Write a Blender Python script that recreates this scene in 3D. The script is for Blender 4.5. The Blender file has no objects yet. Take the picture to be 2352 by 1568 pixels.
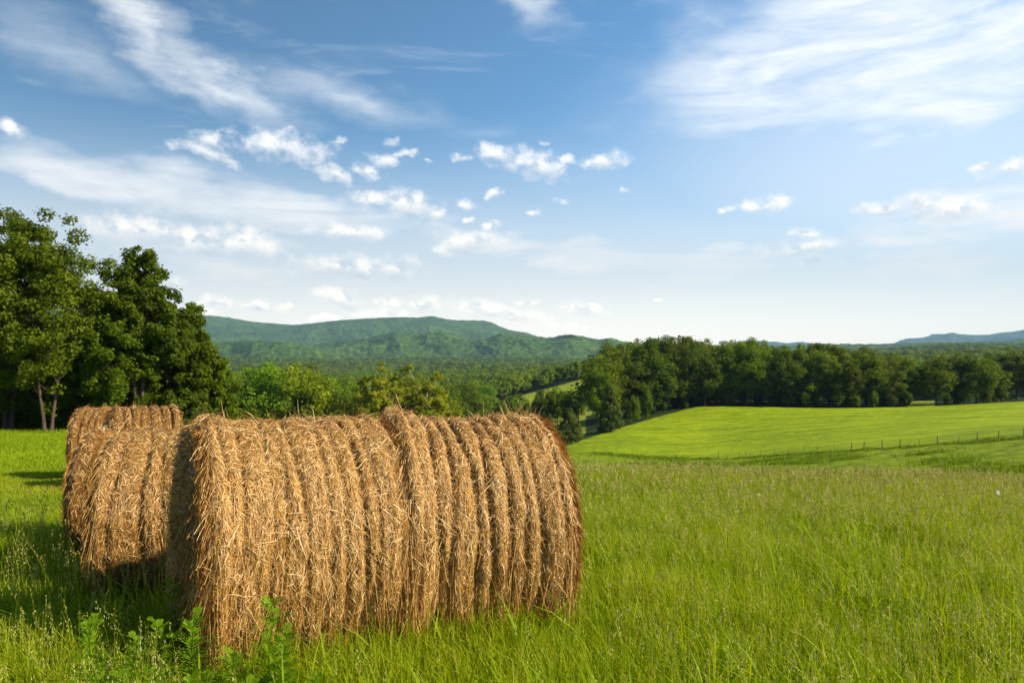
import bpy, math, random
import numpy as np
from mathutils import Vector

# ------------------------------------------------------------------ camera, world, sun
R = math.radians
SC = bpy.context.scene
COL = SC.collection
FPX = 1700.0                      # focal length in units of the 2352-wide photograph
EYE = 2.0
cam_d = bpy.data.cameras.new("camera")
cam = bpy.data.objects.new("camera", cam_d); COL.objects.link(cam)
cam_d.sensor_width = 36; cam_d.lens = 36 * FPX / 2352
cam.location = (0, 0, EYE); cam.rotation_euler = (R(90.2), 0, 0)
cam_d.clip_start = .05; cam_d.clip_end = 60000
cam_d.dof.use_dof = True; cam_d.dof.focus_distance = 4.9; cam_d.dof.aperture_fstop = 4.0
SC.camera = cam

SUN_AZ, SUN_EL = 107.0, 35.0      # degrees clockwise from +Y, above the horizon
sd = Vector((math.sin(R(SUN_AZ)) * math.cos(R(SUN_EL)), math.cos(R(SUN_AZ)) * math.cos(R(SUN_EL)), math.sin(R(SUN_EL))))
sl = bpy.data.lights.new("sun", 'SUN'); sl.energy = 5.0; sl.angle = R(.53); sl.color = (1, .90, .70)
so = bpy.data.objects.new("sun", sl); COL.objects.link(so)
so.rotation_euler = sd.to_track_quat('Z', 'Y').to_euler()

SC.view_settings.view_transform = 'Standard'; SC.view_settings.look = 'None'
SC.view_settings.exposure = 0.68; SC.view_settings.gamma = 1
SC.cycles.max_bounces = 6; SC.cycles.diffuse_bounces = 3; SC.cycles.transmission_bounces = 4
SC.cycles.transparent_max_bounces = 8; SC.cycles.volume_bounces = 0
SC.cycles.sample_clamp_indirect = 5

def azel(x, y):                   # photograph position -> compass direction of that bit of sky
    dx = (x - 1176) / FPX; dz = (790 - y) / FPX
    return math.atan(dx), math.atan2(dz, math.sqrt(1 + dx * dx))

class NT:                          # small helper for node trees
    def __init__(s, nt): s.nt = nt; s.n = nt.nodes; s.l = nt.links
    def new(s, t, **k):
        a = s.n.new(t)
        for q, v in k.items(): setattr(a, q, v)
        return a
    def setin(s, node, i, v):
        if isinstance(v, bpy.types.NodeSocket): s.l.new(v, node.inputs[i])
        elif v is not None: node.inputs[i].default_value = v
    def m(s, op, a, b=None, c=None, clamp=False):
        q = s.new('ShaderNodeMath', operation=op, use_clamp=clamp)
        s.setin(q, 0, a); s.setin(q, 1, b); s.setin(q, 2, c)
        return q.outputs[0]
    def vm(s, op, a, b=None, out=0):
        q = s.new('ShaderNodeVectorMath', operation=op)
        s.setin(q, 0, a); s.setin(q, 1, b)
        return q.outputs[out]
    def rng(s, v, a, b, c=0.0, d=1.0, mode='SMOOTHSTEP'):
        q = s.new('ShaderNodeMapRange', interpolation_type=mode)
        for i, t in enumerate((v, a, b, c, d)): s.setin(q, i, t)
        return q.outputs[0]
    def mix(s, f, a, b, blend='MIX'):
        q = s.new('ShaderNodeMix', data_type='RGBA', blend_type=blend)
        s.setin(q, 0, f); s.setin(q, 6, a); s.setin(q, 7, b)
        return q.outputs[2]
    def noise(s, vec, scale, detail=4, rough=.55, dist=0.0, out=0):
        q = s.new('ShaderNodeTexNoise')
        s.setin(q, 'Vector', vec); q.inputs['Scale'].default_value = scale
        q.inputs['Detail'].default_value = detail; q.inputs['Roughness'].default_value = rough
        q.inputs['Distortion'].default_value = dist
        return q.outputs[out]

def build_world():
    w = bpy.data.worlds.new("World"); SC.world = w; w.use_nodes = True
    T = NT(w.node_tree); T.n.clear()
    sky = T.new('ShaderNodeTexSky', sky_type='NISHITA', sun_disc=False)
    sky.sun_elevation = R(SUN_EL); sky.sun_rotation = R(SUN_AZ)
    sky.altitude = 400; sky.air_density = 1.0; sky.dust_density = .6; sky.ozone_density = 2.0
    tc = T.new('ShaderNodeTexCoord')
    g = tc.outputs['Generated']
    sep = T.new('ShaderNodeSeparateXYZ'); T.l.new(g, sep.inputs[0])
    X, Y, Z = sep.outputs
    az = T.m('ARCTAN2', X, Y)
    el = T.m('ARCSINE', Z)
    def vec(a, b, c=0.0):
        q = T.new('ShaderNodeCombineXYZ'); T.setin(q, 0, a); T.setin(q, 1, b); T.setin(q, 2, c); return q.outputs[0]
    ae = vec(az, el)
    # wobble the coordinates a little so that the outlines of the clouds break up
    nz = T.noise(ae, 26, 5, .62, out=1)
    wob = T.vm('MULTIPLY', T.vm('SUBTRACT', nz, (.5, .5, .5)), (.05, .026, 0))
    aew = T.vm('ADD', ae, wob)
    nzb = T.noise(T.vm('MULTIPLY', ae, (1, 2.2, 1)), 4.5, 6, .6, out=1)
    aes = T.vm('ADD', ae, T.vm('MULTIPLY', T.vm('SUBTRACT', nzb, (.5, .5, .5)), (.34, .12, 0)))
    def blob(src, prev, x, y, wx, hy, rot=0.0, wt=1.0, inner=0.0):
        a, e = azel(x, y)
        if prev is not None:       # a chain of dependencies keeps the shader's working memory small
            q = T.new('ShaderNodeVectorMath', operation='MULTIPLY_ADD')
            T.l.new(prev, q.inputs[0]); q.inputs[1].default_value = (1e-9, 1e-9, 1e-9); T.l.new(src, q.inputs[2]); src = q.outputs[0]
        mp = T.new('ShaderNodeMapping', vector_type='TEXTURE')
        T.l.new(src, mp.inputs[0])
        mp.inputs['Location'].default_value = (a, e, 0)
        mp.inputs['Rotation'].default_value = (0, 0, R(rot))
        mp.inputs['Scale'].default_value = (wx / FPX, hy / FPX, 1)
        d = T.vm('LENGTH', mp.outputs[0], out=1)
        return T.rng(d, 1.0, inner, 0.0, wt, 'LINEAR' if inner == 0 else 'SMOOTHSTEP')
    # ---- cirrus: combed streaks under broad soft veils
    st = T.new('ShaderNodeMapping'); T.l.new(ae, st.inputs[0])
    st.inputs['Rotation'].default_value = (0, 0, R(20)); st.inputs['Scale'].default_value = (2.0, 11.0, 1)
    comb = T.noise(st.outputs[0], 1.7, 8, .6, .8)
    fine = T.noise(st.outputs[0], 5.5, 6, .65, .6)
    st2 = T.new('ShaderNodeMapping'); T.l.new(ae, st2.inputs[0])
    st2.inputs['Rotation'].default_value = (0, 0, R(-14)); st2.inputs['Scale'].default_value = (2.2, 9.0, 1)
    comb2 = T.noise(st2.outputs[0], 2.1, 8, .62, 1.0)
    veils = [  # x, y, half width, half height, rotation, weight
        (330, 60, 340, 75, -34, .62), (520, 160, 320, 75, -27, .62), (800, 215, 330, 60, -9, .42), (130, 95, 260, 80, -8, .38),
        (180, 365, 320, 50, -6, .62), (330, 430, 430, 95, -10, .98), (650, 500, 520, 130, -9, .85), (560, 620, 600, 130, -3, .70),
        (330, 580, 330, 120, 0, .6), (1250, 590, 620, 110, -5, .95), (1700, 640, 700, 120, -3, .92), (2150, 560, 420, 200, 18, .95),
        (2300, 420, 230, 150, 25, .62), (1250, 700, 1500, 130, 0, .68), (2100, 690, 600, 200, 0, .95),
        (1650, 40, 140, 90, 20, .35), (1180, 25, 170, 70, -25, .45)]
    veilsr = [(2050, 70, 720, 240, 10, 1.1), (1800, 180, 340, 180, -28, .7), (2230, 210, 560, 160, 14, .95), (2200, 320, 420, 70, 12, .4), (1100, 300, 160, 60, 0, .3)]
    def gather(lst, src):
        s = None
        for b in lst:
            v = blob(src, s, *b)
            s = v if s is None else T.m('MAXIMUM', s, v)
        return s
    va = gather(veils, aes); vb = gather(veilsr, aes)
    ca = T.m('MULTIPLY', T.rng(va, .0, .75), T.rng(T.m('ADD', T.m('MULTIPLY', comb, .75), T.m('MULTIPLY', fine, .35)), .26, .74, .36, 1.0))
    cb = T.m('MULTIPLY', T.rng(vb, .0, .8), T.rng(T.m('ADD', T.m('MULTIPLY', comb2, .8), T.m('MULTIPLY', fine, .25)), .32, .72, .38, 1.0))
    wisps = T.rng(T.m('MULTIPLY', comb, comb2), .26, .5, 0, .30)
    cir = T.m('MAXIMUM', T.m('MAXIMUM', ca, cb), wisps)
    cir = T.m('MAXIMUM', cir, T.m('MAXIMUM', blob(ae, cir, 2150, 420, 1000, 480, 0, .52, .1), blob(ae, cir, 1500, 560, 1300, 330, 0, .34, .1)))
    hz = T.rng(el, 0.0, .30, .90, 0.0)
    cir = T.m('MAXIMUM', cir, hz)
    ahead = T.rng(T.m('ABSOLUTE', az), .9, 1.9, 1.0, .25)
    cir = T.m('MULTIPLY', T.m('MULTIPLY', cir, .93), ahead)
    # ---- small fair-weather cumulus
    cums = [  # x, y, half width, half height, rotation
        (20, 290, 45, 20, -10), (480, 325, 62, 26, -8), (470, 350, 90, 18, -12), (650, 335, 145, 40, -3), (690, 352, 95, 30, -16), (760, 398, 70, 28, -22),
        (780, 325, 16, 10, 0), (900, 325, 26, 14, 0), (885, 367, 52, 22, 0), (932, 355, 34, 12, 0), (845, 390, 45, 20, -18), (990, 373, 18, 8, 0),
        (1065, 362, 30, 12, 0), (1140, 352, 75, 30, -6), (1230, 380, 95, 42, -12), (1290, 362, 40, 15, -10), (1388, 370, 62, 26, 0), (1245, 330, 14, 8, 0),
        (860, 460, 80, 26, 0), (930, 470, 90, 42, -10), (1000, 488, 60, 26, -16), (1065, 467, 30, 16, 0), (1295, 462, 30, 10, 0), (1220, 483, 24, 10, 0), (1133, 445, 28, 16, 30),
        (1075, 504, 18, 9, 0), (1130, 515, 50, 13, 0), (1440, 435, 20, 10, 0), (1668, 478, 22, 12, 0), (1735, 472, 70, 24, 0), (1790, 460, 42, 22, -18),
        (2030, 478, 70, 20, 0), (2110, 470, 60, 36, 0), (2190, 480, 100, 42, -8), (1855, 537, 42, 13, -6), (1830, 567, 110, 18, 4), (1860, 598, 70, 16, 0),
        (2325, 385, 55, 22, 10), (2258, 380, 26, 10, 0), (1500, 690, 30, 9, 0),
        (470, 555, 120, 40, 0), (560, 560, 110, 52, -4), (330, 530, 150, 40, -4), (370, 565, 110, 22, 0), (800, 530, 110, 22, 0), (860, 535, 40, 30, 0), (1080, 552, 120, 34, 4), (1020, 570, 40, 20, 0),
        (780, 683, 75, 32, -8), (500, 694, 40, 18, 0), (590, 703, 70, 20, -6), (660, 704, 16, 12, 0), (470, 715, 40, 12, 0), (890, 695, 40, 14, 0), (970, 698, 62, 28, -14),
        (880, 722, 120, 18, 0), (1120, 712, 120, 26, -6), (1190, 725, 90, 18, -6), (1340, 712, 75, 20, -10), (1210, 693, 26, 8, 0), (1310, 750, 60, 14, 0), (770, 735, 100, 14, 0), (390, 655, 40, 22, 0),
        (800, 610, 200, 34, 0), (910, 615, 60, 40, 0)]
    def cumulus(src):
        return gather([(x, y, w * 1.12, h * 1.18, r, 1.0) for x, y, w, h, r in cums], src)
    det = T.noise(T.vm('MULTIPLY', ae, (1, 1.25, 1)), 42, 6, .6)
    cu0 = cumulus(aew)
    cd = T.m('ADD', cu0, T.m('MULTIPLY', T.m('SUBTRACT', det, .5), 1.9))
    cden = T.m('MULTIPLY', T.rng(cd, .12, 1.05), T.rng(cu0, .02, .2))
    # the side away from the light: same noise a little lower is denser overhead
    det2 = T.noise(T.vm('MULTIPLY', T.vm('ADD', ae, (.010, .014, 0)), (1, 1.25, 1)), 42, 4, .55)
    shade = T.rng(T.m('SUBTRACT', det2, det), -.03, .16, 0.0, .75)
    shade = T.m('MULTIPLY', shade, T.rng(cu0, .35, .8))
    bases = [(x + w * .05, y + h * .62, w * .85, h * .62, r, .9) for x, y, w, h, r in cums if w * h > 1100]
    shade = T.m('MAXIMUM', shade, T.m('MULTIPLY', gather(bases, aew), 1.0))
    # colours of sky and cloud (radiance, before the exposure)
    skyc = T.mix(1.0, sky.outputs[0], (.62, 1.04, 1.22, 1), 'MULTIPLY')
    skyc = T.vm('SCALE', skyc, None); skyc.node.inputs['Scale'].default_value = 1; T.l.new(T.m('MULTIPLY', T.rng(az, -.6, .55, .72, 1.65), T.rng(T.m('ABSOLUTE', az), .9, 1.9, 1.0, .5)), skyc.node.inputs['Scale'])
    K = 1.0 / .085
    low = T.rng(el, .02, .30)
    circ = T.mix(low, (1.32 * K, 1.14 * K, .92 * K, 1), (.98 * K, .97 * K, .95 * K, 1))
    s1 = T.mix(cir, skyc, circ)
    white = T.mix(low, (1.6 * K, 1.36 * K, 1.05 * K, 1), (1.0 * K, .98 * K, .94 * K, 1))
    cumc = T.mix(shade, white, (.54 * K, .60 * K, .66 * K, 1))
    s2 = T.mix(T.m('MULTIPLY', cden, .93), s1, cumc)
    bg = T.new('ShaderNodeBackground'); s3 = T.vm('SCALE', s2, None); T.l.new(T.rng(el, .0, .10, 1.22, 1.0), s3.node.inputs['Scale']); T.l.new(s3, bg.inputs[0]); bg.inputs[1].default_value = .072
    out = T.new('ShaderNodeOutputWorld'); T.l.new(bg.outputs[0], out.inputs[0])
    w.cycles.sampling_method = 'MANUAL'; w.cycles.sample_map_resolution = 512
build_world()

# ------------------------------------------------------------------ helpers
rng = np.random.default_rng(7)

def vnoise(P, seed=0):
    P = np.asarray(P, float); I = np.floor(P).astype(np.int64); F = P - I; F = F * F * (3 - 2 * F)
    def h(i, j, k):
        n = (i * 374761393 + j * 668265263 + k * 2147483647 + seed * 974711) & 0xffffffff
        n = ((n ^ (n >> 13)) * 1274126177) & 0xffffffff
        return ((n ^ (n >> 16)) & 0xffff) / 65535.0
    r = 0
    for a in (0, 1):
        for b in (0, 1):
            for c in (0, 1):
                wgt = (F[:, 0] if a else 1 - F[:, 0]) * (F[:, 1] if b else 1 - F[:, 1]) * (F[:, 2] if c else 1 - F[:, 2])
                r = r + wgt * h(I[:, 0] + a, I[:, 1] + b, I[:, 2] + c)
    return r * 2 - 1
def fbm(P, octs=4, seed=0, gain=.5):
    s = 0; a = 1
    P = np.asarray(P, float)
    for o in range(octs):
        s = s + a * vnoise(P * 2 ** o, seed + o); a *= gain
    return s
def fb2(X, Y, sc, octs=4, seed=0, gain=.5):
    X = np.asarray(X, float); Y = np.asarray(Y, float)
    return fbm(np.stack([X.ravel() / sc, Y.ravel() / sc, np.full(X.size, .37 + seed)], 1), octs, seed, gain).reshape(X.shape)
def unit(v): return v / np.maximum(np.linalg.norm(v, axis=-1, keepdims=True), 1e-9)
def rdir(n, g=None):
    return unit((g or rng).normal(size=(n, 3)))

def make_mesh(name, V, Q, attrs=None, mat=None, smooth=False):
    V = np.ascontiguousarray(V, np.float32); Q = np.ascontiguousarray(Q, np.int32)
    me = bpy.data.meshes.new(name)
    me.vertices.add(len(V)); me.vertices.foreach_set('co', V.ravel())
    k = Q.shape[1]
    me.loops.add(Q.size); me.loops.foreach_set('vertex_index', Q.ravel())
    me.polygons.add(len(Q)); me.polygons.foreach_set('loop_start', np.arange(len(Q), dtype=np.int32) * k)
    if smooth: me.polygons.foreach_set('use_smooth', np.ones(len(Q), bool))
    for a, v in (attrs or {}).items():
        at = me.attributes.new(a, 'FLOAT', 'POINT'); at.data.foreach_set('value', np.ascontiguousarray(v, np.float32))
    me.update(calc_edges=True)
    if mat: me.materials.append(mat)
    return me
def link(name, data, parent=None, loc=None):
    o = bpy.data.objects.new(name, data); COL.objects.link(o)
    if parent: o.parent = parent
    if loc is not None: o.location = loc
    return o
def tag(o, label=None, cat=None, group=None, kind=None):
    if label: o['label'] = label
    if cat: o['category'] = cat
    if group: o['group'] = group
    if kind: o['kind'] = kind
    return o
class MB:                          # collects batches of quads
    def __init__(s): s.V = []; s.Q = []; s.A = {}; s.n = 0
    def add(s, V, Q, **at):
        s.V.append(V); s.Q.append(Q + s.n); s.n += len(V)
        for k, v in at.items(): s.A.setdefault(k, []).append(np.broadcast_to(v, (len(V),)))
    def mesh(s, name, mat, smooth=False):
        return make_mesh(name, np.concatenate(s.V), np.concatenate(s.Q), {k: np.concatenate(v) for k, v in s.A.items()}, mat, smooth)

def diamonds(C, N, L, Wd, g):      # leaf-like quads facing N
    n = len(C); t = unit(np.cross(N, rdir(n, g))); b = np.cross(N, t)
    L = np.broadcast_to(L, (n,))[:, None]; Wd = np.broadcast_to(Wd, (n,))[:, None]
    V = np.stack([C - t * L / 2, C + b * Wd / 2, C + t * L / 2, C - b * Wd / 2], 1).reshape(-1, 3)
    return V, np.arange(4 * n).reshape(n, 4)
def tube(P, rad, k=6):
    P = np.asarray(P, float); n = len(P)
    T = unit(np.gradient(P, axis=0)); up = np.array([.31, .17, .93]) if abs(T[0][2]) < .8 else np.array([1., .1, 0])
    a = unit(np.cross(T, up)); b = np.cross(T, a)
    th = np.arange(k) * 2 * math.pi / k
    V = (P[:, None] + (a[:, None] * np.cos(th)[None, :, None] + b[:, None] * np.sin(th)[None, :, None]) * np.asarray(rad)[:, None, None]).reshape(-1, 3)
    i = np.arange(n - 1)[:, None] * k; j = np.arange(k)[None]; j2 = (j + 1) % k
    return V, np.stack([i + j, i + j2, i + k + j2, i + k + j], -1).reshape(-1, 4)
def ribbons(P, Wv, up=None):       # P (n,m,3) centre lines, Wv (n,m,3) half-width vectors
    n, m, _ = P.shape
    V = np.stack([P - Wv, P + Wv], 2).reshape(-1, 3)
    base = (np.arange(n) * m * 2)[:, None] + (np.arange(m - 1) * 2)[None]
    Q = np.stack([base, base + 1, base + 3, base + 2], -1).reshape(-1, 4)
    return V, Q

# ------------------------------------------------------------------ materials
def mat_new(name):
    m = bpy.data.materials.new(name); m.use_nodes = True
    T = NT(m.node_tree); T.n.clear()
    return m, T
def attr(T, n):
    a = T.new('ShaderNodeAttribute', attribute_name=n); return a.outputs['Fac']
def finish(T, col, rough=.6, trans=0.0, tcol=None, spec=.3, bump=None):
    p = T.new('ShaderNodeBsdfPrincipled'); T.setin(p, 'Base Color', col); p.inputs['Roughness'].default_value = rough
    p.inputs['Specular IOR Level'].default_value = spec
    if bump is not None: T.l.new(bump, p.inputs['Normal'])
    o = T.new('ShaderNodeOutputMaterial'); res = p.outputs[0]
    if trans > 0:
        t = T.new('ShaderNodeBsdfTranslucent'); T.setin(t, 0, tcol if tcol is not None else col)
        mx = T.new('ShaderNodeMixShader'); mx.inputs[0].default_value = trans
        T.l.new(res, mx.inputs[1]); T.l.new(t.outputs[0], mx.inputs[2]); res = mx.outputs[0]
    T.l.new(res, o.inputs[0])
def ramp(T, f, stops):
    r = T.new('ShaderNodeValToRGB'); T.setin(r, 0, f); e = r.color_ramp.elements
    while len(e) < len(stops): e.new(.5)
    for i, (p, c) in enumerate(stops): e[i].position = p; e[i].color = (*c, 1)
    return r.outputs[0]
def leaf_mat(name, dark, mid, light, trans=.35, objvar=.35, rough=.6):
    m, T = mat_new(name)
    c = ramp(T, attr(T, 'var'), [(0, dark), (.5, mid), (1, light)])
    oi = T.new('ShaderNodeObjectInfo')
    v = T.m('ADD', 1 - objvar / 2, T.m('MULTIPLY', oi.outputs['Random'], objvar))
    hsv = T.new('ShaderNodeHueSaturation'); T.l.new(c, hsv.inputs['Color']); T.l.new(v, hsv.inputs['Value'])
    r2 = T.m('FRACT', T.m('MULTIPLY', oi.outputs['Random'], 7.31))
    T.l.new(T.m('ADD', .5 - objvar * .018, T.m('MULTIPLY', r2, objvar * .045)), hsv.inputs['Hue'])
    tc = T.mix(1.0, hsv.outputs[0], (1.5, 1.3, .4, 1), 'MULTIPLY')
    finish(T, hsv.outputs[0], rough, trans, tc, .15)
    return m
M = {}
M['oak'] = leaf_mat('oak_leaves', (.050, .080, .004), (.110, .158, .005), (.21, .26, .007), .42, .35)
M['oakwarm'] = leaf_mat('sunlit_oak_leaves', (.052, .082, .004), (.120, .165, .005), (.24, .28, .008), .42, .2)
M['wood'] = leaf_mat('woodland_leaves', (.052, .090, .004), (.125, .180, .005), (.26, .305, .008), .45, .65)
M['valley'] = leaf_mat('valley_leaves', (.070, .115, .005), (.155, .225, .006), (.27, .34, .008), .42, .9)
M['birch'] = leaf_mat('birch_leaves', (.15, .18, .010), (.26, .29, .014), (.36, .38, .03), .45, .2)
M['juniper'] = leaf_mat('juniper_needles', (.055, .082, .012), (.110, .142, .020), (.19, .22, .030), .28, .2)
M['weed'] = leaf_mat('weed_leaves', (.10, .19, .006), (.16, .29, .008), (.25, .38, .012), .45, .2)
def bark(name, a, b, sc):
    m, T = mat_new(name); tc = T.new('ShaderNodeTexCoord')
    n = T.noise(T.vm('MULTIPLY', tc.outputs['Object'], (1, 1, .25)), sc, 5, .65)
    bp = T.new('ShaderNodeBump'); T.l.new(n, bp.inputs['Height']); bp.inputs['Strength'].default_value = .6; bp.inputs['Distance'].default_value = .05
    finish(T, ramp(T, n, [(.3, a), (.6, b)]), .85, bump=bp.outputs[0]); return m
M['bark'] = bark('oak_bark', (.04, .026, .018), (.12, .08, .055), 6)
M['palebark'] = bark('birch_bark', (.45, .42, .36), (.78, .74, .66), 5)
M['post'] = bark('weathered_post', (.05, .038, .028), (.12, .09, .06), 9)

def grass_mat():
    m, T = mat_new('grass_blades')
    c = ramp(T, attr(T, 'var'), [(0, (.10, .185, .003)), (.4, (.21, .33, .004)), (.75, (.35, .45, .006)), (.92, (.40, .43, .02)), (1, (.50, .40, .09))])
    tip = attr(T, 'tip')
    c = T.mix(T.m('MULTIPLY', tip, .45), c, (.34, .41, .012, 1))
    tcn = T.mix(1.0, c, (1.45, 1.25, .35, 1), 'MULTIPLY')
    finish(T, c, .55, .45, tcn, .18); return m
M['grass'] = grass_mat()
def seed_mat():
    m, T = mat_new('seed_heads')
    c = ramp(T, attr(T, 'var'), [(0, (.30, .30, .035)), (.5, (.48, .44, .10)), (.85, (.66, .58, .24)), (1, (.46, .28, .10))])
    finish(T, c, .6, .3); return m
M['seed'] = seed_mat()
def straw_mat():
    m, T = mat_new('dry_straw')
    c = ramp(T, attr(T, 'var'), [(0, (.11, .036, .004)), (.35, (.38, .17, .028)), (.75, (.72, .395, .098)), (1, (1.0, .74, .36))])
    finish(T, c, .45, .05, None, .5); return m
M['straw'] = straw_mat()
def bale_mat():
    m, T = mat_new('packed_hay'); tc = T.new('ShaderNodeTexCoord'); o = tc.outputs['Object']
    n1 = T.noise(T.vm('MULTIPLY', o, (2.2, 1, 1)), 38, 6, .7, 1.5)
    n2 = T.noise(T.vm('MULTIPLY', o, (5, .7, .7)), 16, 5, .7, 2.0)
    f = T.m('ADD', T.m('MULTIPLY', n1, .5), T.m('MULTIPLY', n2, .5))
    bp = T.new('ShaderNodeBump'); T.l.new(f, bp.inputs['Height']); bp.inputs['Strength'].default_value = 1; bp.inputs['Distance'].default_value = .03
    finish(T, ramp(T, f, [(.36, (.035, .011, .001)), (.5, (.16, .062, .009)), (.62, (.38, .185, .040))]), .8, bump=bp.outputs[0]); return m
M['bale'] = bale_mat()

# ------------------------------------------------------------------ the lie of the land
def rel(x, y, d):                  # photograph position at a distance -> world
    return ((x - 1176) / FPX * d, d, EYE - (y - 790) / FPX * d)
def near_plane(X, Y):
    return EYE - 1.56 - .08 * Y - .012 * np.maximum(X, 0)
cps = []
def cp(x, y, d): X, Y, Z = rel(x, y, d); cps.append((X, Y, Z))
for az in (-60, -42, -25, -8, 8, 25, 42, 60):
    for r in (11, 14):
        X, Y = r * math.sin(R(az)), r * math.cos(R(az)); cps.append((X, Y, float(near_plane(X, Y))))
for x, ds in {2700: 12.5, 2350: 13, 2000: 13.5, 1700: 14, 1400: 14.5}.items():
    X = (x - 1176) / FPX * ds; cps.append((X, ds, float(near_plane(X, ds))))
for x, d in ((1100, 15), (800, 18), (500, 20), (200, 20), (-100, 20)):
    X = (x - 1176) / FPX * d; cps.append((X, d, float(near_plane(X, d))))
def rp(x, d, zrel): cps.append(((x - 1176) / FPX * d, d, EYE + zrel))
for p in [(2700, 30, -5.6), (2700, 60, -9.5), (2700, 85, -11.0), (2700, 105, -11.4), (2700, 160, -14.5), (2700, 216, -15.6), (2700, 280, -18),
          (2350, 30, -6.3), (2350, 60, -11.2), (2350, 80, -13.7), (2350, 105, -13.3), (2350, 160, -16.4), (2350, 216, -17.0), (2350, 300, -22),
          (1957, 30, -6.4), (1957, 60, -12.2), (1957, 88, -15.9), (1957, 116, -16.7), (1957, 160, -18.4), (1957, 216, -18.6), (1957, 300, -24),
          (1600, 30, -6.4), (1600, 60, -12.4), (1600, 100, -18.0), (1600, 130, -20.6), (1600, 180, -21.2), (1600, 230, -19.2), (1600, 300, -24),
          (1430, 30, -6.3), (1430, 60, -12.4), (1430, 100, -18.2), (1430, 140, -21.5), (1430, 190, -21.6), (1430, 230, -22.5),
          (1320, 30, -6.2), (1320, 60, -12.3), (1320, 100, -17.8), (1320, 140, -21.6), (1300, 170, -22.6), (1320, 200, -24.0),
          (1200, 60, -11.5), (1200, 120, -20), (1200, 190, -27.5), (1270, 350, -35), (1100, 420, -36.5), (1220, 470, -31.8), (1350, 520, -24.5), (1440, 560, -22),
          (1000, 470, -43), (1220, 560, -36), (1350, 640, -31), (1600, 500, -30),
          (900, 60, -11), (900, 120, -21), (900, 200, -27), (900, 300, -33), (900, 600, -46), (900, 1000, -56), (900, 2000, -66), (900, 4000, -90),
          (600, 45, -6.6), (600, 80, -13), (600, 120, -18), (600, 200, -24), (600, 300, -31), (600, 600, -44), (600, 1000, -56), (600, 2000, -68), (600, 4000, -90),
          (250, 35, -4.5), (250, 48, -5.8), (250, 70, -9), (250, 120, -20), (250, 300, -38), (250, 1000, -56), (250, 4000, -90),
          (50, 35, -4.4), (50, 46, -5.6), (50, 70, -8), (50, 120, -18), (50, 300, -36), (50, 1000, -56), (50, 4000, -90),
          (-300, 35, -4.2), (-300, 50, -5.6), (-300, 120, -16), (-300, 1000, -56), (-300, 4000, -90),
          (1300, 1000, -50), (1300, 2000, -66), (1300, 4000, -90), (1700, 600, -32), (1700, 1000, -42), (1700, 2000, -52), (1700, 4000, -70),
          (2100, 600, -30), (2100, 1000, -34), (2100, 1800, -36), (2100, 3000, -36), (2100, 5000, -60), (2352, 600, -27), (2352, 1000, -30), (2352, 1800, -30), (2352, 3000, -28), (2352, 5000, -60),
          (2700, 600, -26), (2700, 1800, -26), (2700, 3000, -20), (2700, 5000, -60),
          (-300, 20000, -120), (600, 20000, -120), (1300, 20000, -120), (2000, 20000, -100), (2700, 20000, -100)]:
    rp(*p)
CP = np.array(cps)
def pol(X, Y):
    r = np.sqrt(X * X + Y * Y); a = np.degrees(np.arctan2(X, Y))
    s = np.sign(a); aa = np.abs(a); a = np.where(aa > 55, s * 55 * (1 - (aa - 55) / 125), a)
    return np.stack([a / 14.0, np.log(np.maximum(r, 1)) * 2.2], -1), r
Pc, rc_ = pol(CP[:, 0], CP[:, 1])
# height as slope below the eye (z/r) keeps every distance equally well conditioned
Sc = (CP[:, 2] - EYE) / rc_
def U(d): return d * d * np.log(d + 1e-9)
n_ = len(Pc)
D_ = np.linalg.norm(Pc[:, None] - Pc[None], axis=-1)
A_ = np.zeros((n_ + 3, n_ + 3)); A_[:n_, :n_] = U(D_) + np.eye(n_) * 1e-6
A_[:n_, n_] = 1; A_[:n_, n_ + 1:] = Pc; A_[n_:, :n_] = A_[:n_, n_:].T
Wt = np.linalg.solve(A_, np.concatenate([Sc, np.zeros(3)]))
def height(X, Y, rough=True):
    X = np.atleast_1d(np.asarray(X, float)); Y = np.atleast_1d(np.asarray(Y, float)); sh = X.shape
    X = X.ravel(); Y = Y.ravel(); out = np.empty(len(X))
    for i in range(0, len(X), 20000):
        P, r = pol(X[i:i + 20000], Y[i:i + 20000])
        K = U(np.linalg.norm(P[:, None] - Pc[None], axis=-1))
        s = K @ Wt[:n_] + Wt[n_] + P @ Wt[n_ + 1:]
        z = EYE + s * r
        b = np.clip((r - 9) / 6, 0, 1); b = b * b * (3 - 2 * b)
        out[i:i + 20000] = z * b + near_plane(X[i:i + 20000], Y[i:i + 20000]) * (1 - b)
    r = np.sqrt(X * X + Y * Y)
    if rough: out += fb2(X, Y, 6.0, 2, 3) * .05 * np.clip(r / 15, 0, 1)
    return out.reshape(sh)
def h1(x, y): return float(height(x, y)[0])

fence_pts = [(1300, 152), (1480, 141), (1650, 131), (1957, 116), (2352, 105), (2700, 97), (3300, 85)]
def sx(X, Y): return 1176 + FPX * X / np.maximum(Y, 1e-3)
def fence_d(x): return np.interp(x, [p[0] for p in fence_pts], [p[1] for p in fence_pts])
def top_d(x): return np.interp(x, [1150, 1290, 1340, 1420, 1500, 1600, 1957, 2120, 2352, 2700, 3300], [120, 163, 172, 190, 208, 226, 216, 216, 224, 240, 240])
def wood_d(x): return np.interp(x, [1290, 1340, 1420, 1500, 1600, 1957, 2352], [200, 206, 214, 220, 229, 218, 226])

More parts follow.
